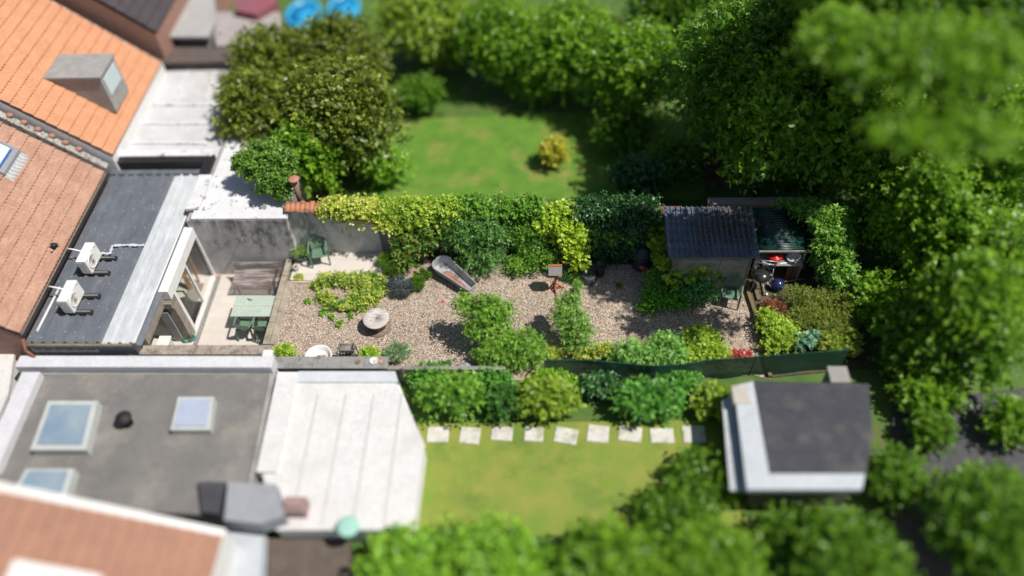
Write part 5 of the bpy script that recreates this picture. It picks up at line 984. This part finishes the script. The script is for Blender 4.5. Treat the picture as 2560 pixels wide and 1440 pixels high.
def tile_south():
    # slope rising to the west
    k = .55; y1 = wz(300, 1262, 3)[1]; return y1, k
y1, k_ = tile_south()
tiled(ph, XS, 1.9, XS-5.5, 1.9+5.5*k_, 3.0, y1, m_pink); mb = MB(); mb.vprism([(XS-.05, -.03), (XS-.05, 1.8), (XS-5.5, 1.8+5.5*k_), (XS-11, 1.8), (XS-11, -.03)], 3.0, y1-.05); obj('wall', mb, whp, ph)
tiled(ph, XS-11.05, 1.9, XS-5.55, 1.9+5.5*k_, 3.0, y1, m_pink)
def rp2(x, y, h): return (x, y, 1.9+(XS-x)*k_+h)
p = wz(115, 1420, 4.2)
for (xa, xb, ya, yb, lab) in ((p[0]-.9, p[0]+.6, p[1]-1.4, p[1]+.25, 'w'), (XS-1.3, XS-.5, p[1]-1.5, p[1]-.1, 's')):
    vs = [rp2(xa, ya, .05), rp2(xb, ya, .05), rp2(xb, yb, .05), rp2(xa, yb, .05), rp2(xa, ya, .18), rp2(xb, ya, .18), rp2(xb, yb, .18), rp2(xa, yb, .18)]
    mb = MB(); mb.add(vs, [(0, 3, 2, 1), (4, 5, 6, 7), (0, 1, 5, 4), (1, 2, 6, 5), (2, 3, 7, 6), (3, 0, 4, 7)]); s_ = obj('roof_window', mb, whp, ph)
    mb = MB(); mb.add([rp2(xa+.1, ya+.1, .186), rp2(xb-.1, ya+.1, .186), rp2(xb-.1, yb-.1, .186), rp2(xa+.1, yb-.1, .186)], [(0, 1, 2, 3)]); obj('pane', mb, surf('pale_pane', (.72, .76, .76), (.68, .72, .72), 2, rough=.15) if lab == 'w' else SKG, s_)
mb = slabpx([(555, 1300), (660, 1330), (650, 1480), (560, 1480)], .7, .7); one('grey_canopy', mb, surf('canopy_blue', (.50, .53, .56), (.44, .47, .5), 2), 'grey blue flat canopy right of the pinkish brown roof', 'canopy')
mb = slabpx([(672, 1345), (870, 1345), (900, 1480), (672, 1480)], .3, .3); one('wooden_deck', mb, surf('deck_brown', (.13, .10, .075), (.09, .07, .055), 3), 'dark brown decking below the bright white roof at the bottom edge', 'deck')
# far right shed
ds = thing('grey_outhouse', 'outhouse with dark flat roof edged in pale grey, lower right', 'building', wz(2010, 1100, 0))
pe = [(1805, 985), (1880, 945), (2170, 960), (2180, 1090), (2150, 1235), (1825, 1235)]
obj('wall', slabpx([(1865, 970), (2160, 972), (2165, 1090), (2140, 1205), (1890, 1205)], 1.35, 1.35), surf('outhouse_wall', (.22, .19, .16), (.17, .15, .13), 3), ds)
obj('roof', slabpx([(1885, 952), (2172, 960), (2182, 1090), (2165, 1182), (1925, 1182)], 1.5, .12), surf('dark_felt', (.035, .037, .048), (.05, .052, .062), 2, dirt=(.08, .08, .075)), ds)
obj('roof_edge', slabpx([(1835, 965), (1883, 953), (1923, 1184), (2163, 1184), (2155, 1224), (1868, 1224)], 1.53, .16), surf('edge_grey', (.52, .55, .58), (.44, .47, .50), 2), ds)
a = wz(1905, 1000, 1.5); c = wz(2160, 1000, 1.5); mb = MB()
for k in range(4): mb.box((a[0]+.06*k+.05, a[1]-k*.62+.3, 1.501), (c[0]-.05, a[1]-k*.62+.36, 1.512))
obj('felt_laps', mb, MC['dark_felt'], ds)
obj('side_canopy', slabpx([(1805, 1000), (1842, 985), (1872, 1226), (1825, 1226)], 1.2, .08), surf('canopy_pale', (.50, .52, .54), (.42, .45, .47), 2), ds)
mb = MB(); p = wz(2095, 930, 1.3); mb.box((p[0]-.25, p[1]-.35, 0), (p[0]+.22, p[1]+.12, 1.3)); mb.box((p[0]-.28, p[1]-.38, 1.3), (p[0]+.25, p[1]+.15, 1.36)); one('concrete_pier', mb, surf('pier', (.34, .32, .30), (.28, .27, .25), 4), 'pale concrete pier by the right end of the mesh fence', 'pier')
mb = MB(); p = wz(1852, 985, 1.55); mb.box((p[0]-.22, p[1]-.3, 0), (p[0]+.2, p[1]+.25, 1.56)); one('brick_pier', mb, surf('pier_beige', (.50, .46, .40), (.44, .4, .35), 4), 'beige pier at the upper left corner of the dark roofed outhouse', 'pier')
m_st = surf('stepping', (.66, .64, .58), (.50, .48, .43), 3, dirt=(.22, .24, .12), dirtscale=2.5)
stn = None
for i in range(9):
    p = wz(1095+i*80, 1086+3*math.sin(i*2), .03)
    if stn is None:
        mb = MB(); mb.box((p[0]-.31, p[1]-.25, .012), (p[0]+.31, p[1]+.25, .045)); stn = one('stepping_stone', mb, m_st, '', 'stepping stone', 'row of square stepping stones across the south lawn', bev=.02); o = stn
    else: o = stn.copy(); C.objects.link(o); o.location = (p[0], p[1], .012); o.rotation_euler = (0, 0, R_.uniform(-.2, .2)); o.scale = (R_.uniform(.85, 1.1), R_.uniform(.85, 1.1), 1)
    o['label'] = 'square pale stepping stone in the south lawn row, '+['first from the left', 'second from the left', 'third from the left', 'fourth from the left', 'middle one of nine', 'fourth from the right', 'third from the right', 'second from the right', 'last on the right'][i]

# ------------------------------------------------------------------ surroundings: trees and shrubs
TG = 'trees of the neighbouring gardens'
def T(label, px, py, z, r, n, mat, size=.17, hz=None, seed=1, **k):
    p = wz(px, py, z*.75); r *= (1.28 if py < 1000 else .95); hz = hz or z*.72
    return tree(label, p[0], p[1], z*.75, r, int(n*1.9), size, mat, hz, seed=seed, group=TG, asp=.55, nsub=60, rsub=.40, **k)
T('olive green tree beside the pale annex roof', 690, 190, 2.6, 1.3, 6500, m_oliv, seed=101)
T('olive green tree right of the white annex, nearer the garden', 650, 300, 2.4, 1.1, 6500, m_oliv, seed=102)
T('large olive brown tree above the rusty flue', 850, 300, 3.0, 1.7, 10000, m_oliv, seed=103)
T('dark olive tree behind the large olive brown tree', 850, 160, 2.6, 1.3, 6500, m_oliv, seed=104)
T('small green tree right behind the rusty flue', 770, 410, 2.2, .8, 4500, m_can, seed=105)
T('yellow green tree at the top edge right of the blue pools', 1060, 60, 2.2, 1.7, 8000, m_canl, seed=106)
T('mid green tree with reddish patch at the top', 1250, 110, 2.4, 1.3, 6500, m_can, seed=107)
T('mid green tree at the top centre', 1420, 130, 2.4, 1.6, 9000, m_can, seed=108)
T('mid green tree right of the top centre', 1590, 190, 2.6, 1.4, 8000, m_can, seed=109)
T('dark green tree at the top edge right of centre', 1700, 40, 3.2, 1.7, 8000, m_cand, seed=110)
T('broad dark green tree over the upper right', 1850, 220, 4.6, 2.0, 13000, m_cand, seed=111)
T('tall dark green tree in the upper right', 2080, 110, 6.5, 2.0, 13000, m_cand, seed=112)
T('tall green tree in the upper right corner', 2390, 120, 6.5, 2.1, 13000, m_can, seed=113)
T('bright green tree at the right above the laurel', 2230, 420, 3.6, 1.25, 9000, m_can, seed=114)
T('green tree at the right edge', 2460, 430, 4.2, 1.5, 9000, m_can, seed=115)
T('dark green tree at the right edge beside the laurel', 2370, 620, 2.6, 1.1, 7000, m_can, seed=116)
T('green tree at the right edge below the middle', 2480, 700, 2.6, 1.3, 8000, m_can, seed=117)
T('small dark tree right of the juniper bed', 2310, 830, 1.6, .85, 6500, m_cand, seed=118)
T('dark tree beside the tarmac yard', 2430, 870, 1.8, .8, 5000, m_cand, seed=119)
T('green shrubby tree below the tarmac yard', 2480, 1330, 1.6, 1.3, 7500, m_cand, seed=120)
T('dark green tree left of the brown path', 2120, 1430, 1.3, 1.15, 8000, m_cand, seed=121)
T('bright green bushy tree at the bottom centre', 1530, 1465, 1.2, 1.45, 9000, m_can, seed=122)
T('bright green bushy tree at the bottom right of centre', 1780, 1450, 1.2, 1.1, 8000, m_can, seed=123)
T('bright green bushy tree at the bottom left of centre', 1240, 1440, 1.1, 1.1, 8000, LM('leaf_bright', (.05, .14, .01), (.13, .29, .02), (.26, .44, .04)), seed=124)
T('bright green bush beside the dark decking', 1010, 1430, 1.0, .8, 6000, MC['leaf_bright'], seed=125)
# tall trees whose crowns shade the right half of the garden
def tall(label, x, y, z, r, ry, hz, n, mat, tx, ty, seed, size=.15, extra=(), tk=1.0):
    t = thing('tall_tree', label, 'tree', (tx, ty, 0), TG)
    _, cs = leaves('crown', [(x, y, z, r, ry, hz)]+list(extra), n, size, mat, t, seed=seed, nsub=80, rsub=.36, asp=.55)
    mb = MB(); b0 = Vector((tx, ty, -.05)); T_ = Vector((x, y, z-.2)); m1 = Vector((tx+.1, ty, z*.45)); m2 = Vector((tx*.6+x*.4, ty*.6+y*.4, z*.8))
    mb.path([b0, m1, m2, T_], [.2*tk, .16*tk, .12*tk, .07*tk], 10); rr = random.Random(seed)
    for c in list(cs)[::3]:
        b_ = m2.lerp(T_, rr.uniform(0, 1)); c = Vector(c); mb.path([b_, b_.lerp(c, .5)+Vector((0, 0, .12)), c], [.05, .03, .01], 6)
    obj('trunk', mb, BARK, t); return t
tall('tall tree whose crown spreads high above the right end of the garden', 8.9, 16.2, 8.8, 2.3, 1.35, .8, 25000, m_can, 11.2, 18.6, 201, extra=[(6.9, 17.0, 8.8, .9, .7, .6), (8.9, 14.5, 8.0, 1.8, .75, .4)])
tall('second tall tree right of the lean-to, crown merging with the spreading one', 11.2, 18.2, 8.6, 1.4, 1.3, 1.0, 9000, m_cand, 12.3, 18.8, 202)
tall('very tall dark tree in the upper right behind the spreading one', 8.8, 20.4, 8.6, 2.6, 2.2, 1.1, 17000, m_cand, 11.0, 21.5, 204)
G2 = 'shrubs of the neighbouring gardens'
def SB(label, px, py, z, rx, ry, rz, n, mat, seed, size=.12, name='garden_shrub', **k):
    p = wz(px, py, z); return B(name, label, 'shrub', [(p[0], p[1], z, rx, ry, rz)], n, size, mat, group=G2, seed=seed, asp=.5, grow=k.pop('grow', 1.2), **k)
SB('round green shrub behind the mesh fence, left of the olive one', 1130, 990, .6, .85, .5, .5, 5000, m_mid, 130, grow=1)
SB('yellow green shrub between two darker shrubs south of the fence', 1370, 1000, .55, .8, .45, .45, 4500, m_canl, 131, grow=1)
SB('large green shrub south of the middle of the mesh fence', 1620, 1005, .5, .9, .45, .45, 6000, LM('leaf_bushy', (.03, .12, .015), (.07, .22, .03), (.14, .34, .05)), 132, grow=1)
SB('yellow green shrub left of the beige pier', 1790, 1010, .4, .45, .35, .35, 2500, m_canl, 133)
SB('dark green shrub beside the stepping stones', 1260, 1010, .4, .5, .4, .35, 2500, m_dark, 134, grow=1)
SB('added dark shrub standing for shade on the lawn left of the outhouse', 1760, 1200, .4, .7, .7, .4, 4500, m_cand, 135)  # added shrub, its dark leaves stand in for shade cast on the lawn
SB('yellow flowering shrub on the north lawn', 1385, 385, .5, .4, .4, .4, 2500, LM('leaf_gold', (.14, .20, .02), (.3, .32, .03), (.5, .45, .05)), 136)
SB('dark green shrub left on the north lawn', 1050, 240, .7, .7, .6, .6, 5000, m_cand, 137)
SB('green shrub at the left end of the north lawn', 960, 420, .7, .7, .45, .6, 5500, MC['leaf_bright'], 138)
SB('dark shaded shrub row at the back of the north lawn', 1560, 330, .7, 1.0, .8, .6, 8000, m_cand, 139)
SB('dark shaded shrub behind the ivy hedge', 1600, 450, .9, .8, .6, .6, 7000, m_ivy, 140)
SB('reddish brown shrub above the shed roof', 1810, 420, .9, .45, .5, .5, 3500, LM('leaf_brown', (.05, .03, .015), (.12, .07, .04), (.2, .13, .08)), 141)
SB('rusty leaved shrub among the green trees at the top', 1225, 150, .9, .35, .5, .5, 2500, m_rust, 143)
SB('green shrub in the shade right of the outhouse', 2330, 1080, .5, .4, .4, .35, 2500, m_cand, 144)
SB('low dark shrub in front of the outhouse', 2010, 1330, .5, 1.0, .35, .4, 5000, m_cand, 145)

SB('green shrub against the low timber fence panel', 1080, 945, .3, .6, .3, .25, 3000, MC['leaf_bushy'], 150, grow=1)
SB('dark green shrub below the drooping bush at the fence', 1230, 955, .3, .6, .3, .25, 3000, MC['leaf_bushy'], 151, grow=1)
SB('bright green shrub pressed against the mesh fence start', 1380, 955, .3, .6, .3, .25, 3000, MC['leaf_bright'], 152, grow=1)
SB('dark green shrub in the shadow of the mesh fence', 1500, 965, .3, .6, .3, .25, 3000, m_ivy, 153, grow=1)
SB('bright shrub below the taller fence bush', 1700, 955, .3, .5, .3, .25, 3000, MC['leaf_bushy'], 154, grow=1)
SB('added dark shrub darkening the shaded part of the south lawn, nearer the bottom', 1690, 1290, .4, .8, .6, .4, 6000, m_cand, 155)  # put in to darken the lawn where shade falls
SB('green shrub at the bottom edge right of the decking', 1130, 1400, .6, .9, .6, .6, 6000, MC['leaf_bright'], 156)
SB('green undergrowth below the right edge trees', 2420, 560, .7, 1.1, .8, .7, 9000, m_can, 157)
SB('green undergrowth right of the laurel', 2210, 560, .9, .8, .8, .8, 8000, m_can, 158)
SB('dark undergrowth between the right edge trees', 2370, 740, .7, 1.0, .8, .6, 8000, m_cand, 159)
SB('green undergrowth right of the juniper bed', 2200, 760, .7, .7, .8, .7, 8000, m_can, 160)
SB('dark undergrowth below the small dark tree', 2300, 900, .6, .9, .5, .5, 6000, m_cand, 161)
SB('green undergrowth behind the brick wall', 1980, 440, .8, 1.1, .6, .7, 8000, m_can, 162)
SB('dark undergrowth left of the reddish brown shrub', 1690, 410, .8, .9, .6, .6, 8000, m_cand, 163)
SB('green undergrowth below the upper right trees', 2180, 330, .9, 1.2, .9, .8, 9000, m_can, 164)
SB('green undergrowth at the far upper right edge', 2500, 330, .9, 1.1, .9, .8, 8000, m_can, 165)
SB('green undergrowth above the far trees, right of centre', 1830, 300, .8, 1.2, .9, .7, 9000, m_cand, 166)
SB('green undergrowth between the top centre trees', 1340, 210, .6, 1.1, .7, .6, 7000, m_can, 167)
SB('green undergrowth right of the top centre trees', 1540, 110, .7, 1.2, .9, .6, 7000, m_can, 168)
SB('pale yellow green undergrowth at the top left of centre', 1130, 130, .7, .9, .8, .6, 7000, m_canl, 169)
def lf(r):
    while True:
        x = r.uniform(-8.4, 6.3); y = r.uniform(13.4, 17.9); w_ = .12+.9*max(0, (x-2)/4.5)+.8*max(0, (y-16.6)/1.2)
        if r.uniform() < w_: return (x, y, .012+r.uniform(0, .012))
scatter('fallen_leaves', lf, 900, .045, m_lit, 'small dead leaves and twigs scattered over the gravel', 'leaves', 12)

T('bright green tree in the gap behind the lean-to', 2080, 330, 4.4, 1.3, 9000, m_can, seed=171)
T('green tree above the brick wall, left of the bright one', 1920, 330, 4.2, 1.4, 9000, m_can, seed=172)
T('green tree between the tall ones in the upper right', 2170, 200, 5.6, 1.6, 9000, m_can, seed=173)
T('fresh green tree right of the laurel, half way up', 2300, 540, 3.2, 1.0, 8000, m_can, seed=174)
T('fresh green tree right of the juniper bed near the frame edge', 2410, 780, 2.8, 1.0, 8000, m_can, seed=175)
SB('green shrub at the upper edge of the tarmac', 2320, 985, .5, .7, .5, .5, 6000, m_can, 176)
SB('green shrub at the lower edge of the tarmac', 2450, 1240, .5, .9, .5, .5, 6000, m_can, 177)
SB('dark green shrub right of the outhouse corner', 2240, 1200, .5, .5, .6, .5, 5000, m_cand, 178)
SB('green shrub on the tarmac edge at the frame side', 2530, 1060, .5, .5, .5, .5, 4000, m_can, 179)

yd = thing('side_annex', 'small white flat roofed annex at the left edge below the brown tile roof', 'building', wz(-20, 950, 0)); obj('roof', slabpx([(-140, 868), (38, 868), (20, 985), (-40, 1120), (-220, 1120)], .95, .1), MC['bright_roof'], yd); obj('wall', slabpx([(-135, 872), (34, 872), (16, 980), (-44, 1115), (-215, 1115)], .849, .84), whp, yd)

for i, (px, py, a, lab) in enumerate([(1893, 655, .5, 'pale folded metal lounger frame wedged between shed and bench'), (1920, 690, 1.9, 'thin pale metal tube frame lying behind the barbecue legs')]):
    p = Vector(wz(px, py, .25)); d = Vector((math.cos(a)*.28, math.sin(a)*.28, .12)); n_ = Vector((-d.y, d.x, 0)).normalized()*.12
    mb = MB(); mb.path([p-d-n_, p+d-n_, p+d+n_, p-d+n_, p-d-n_], .014, 6); mb.path([p-n_, p+n_], .012, 6); one('metal_frame', mb, m_al, lab, 'frame')
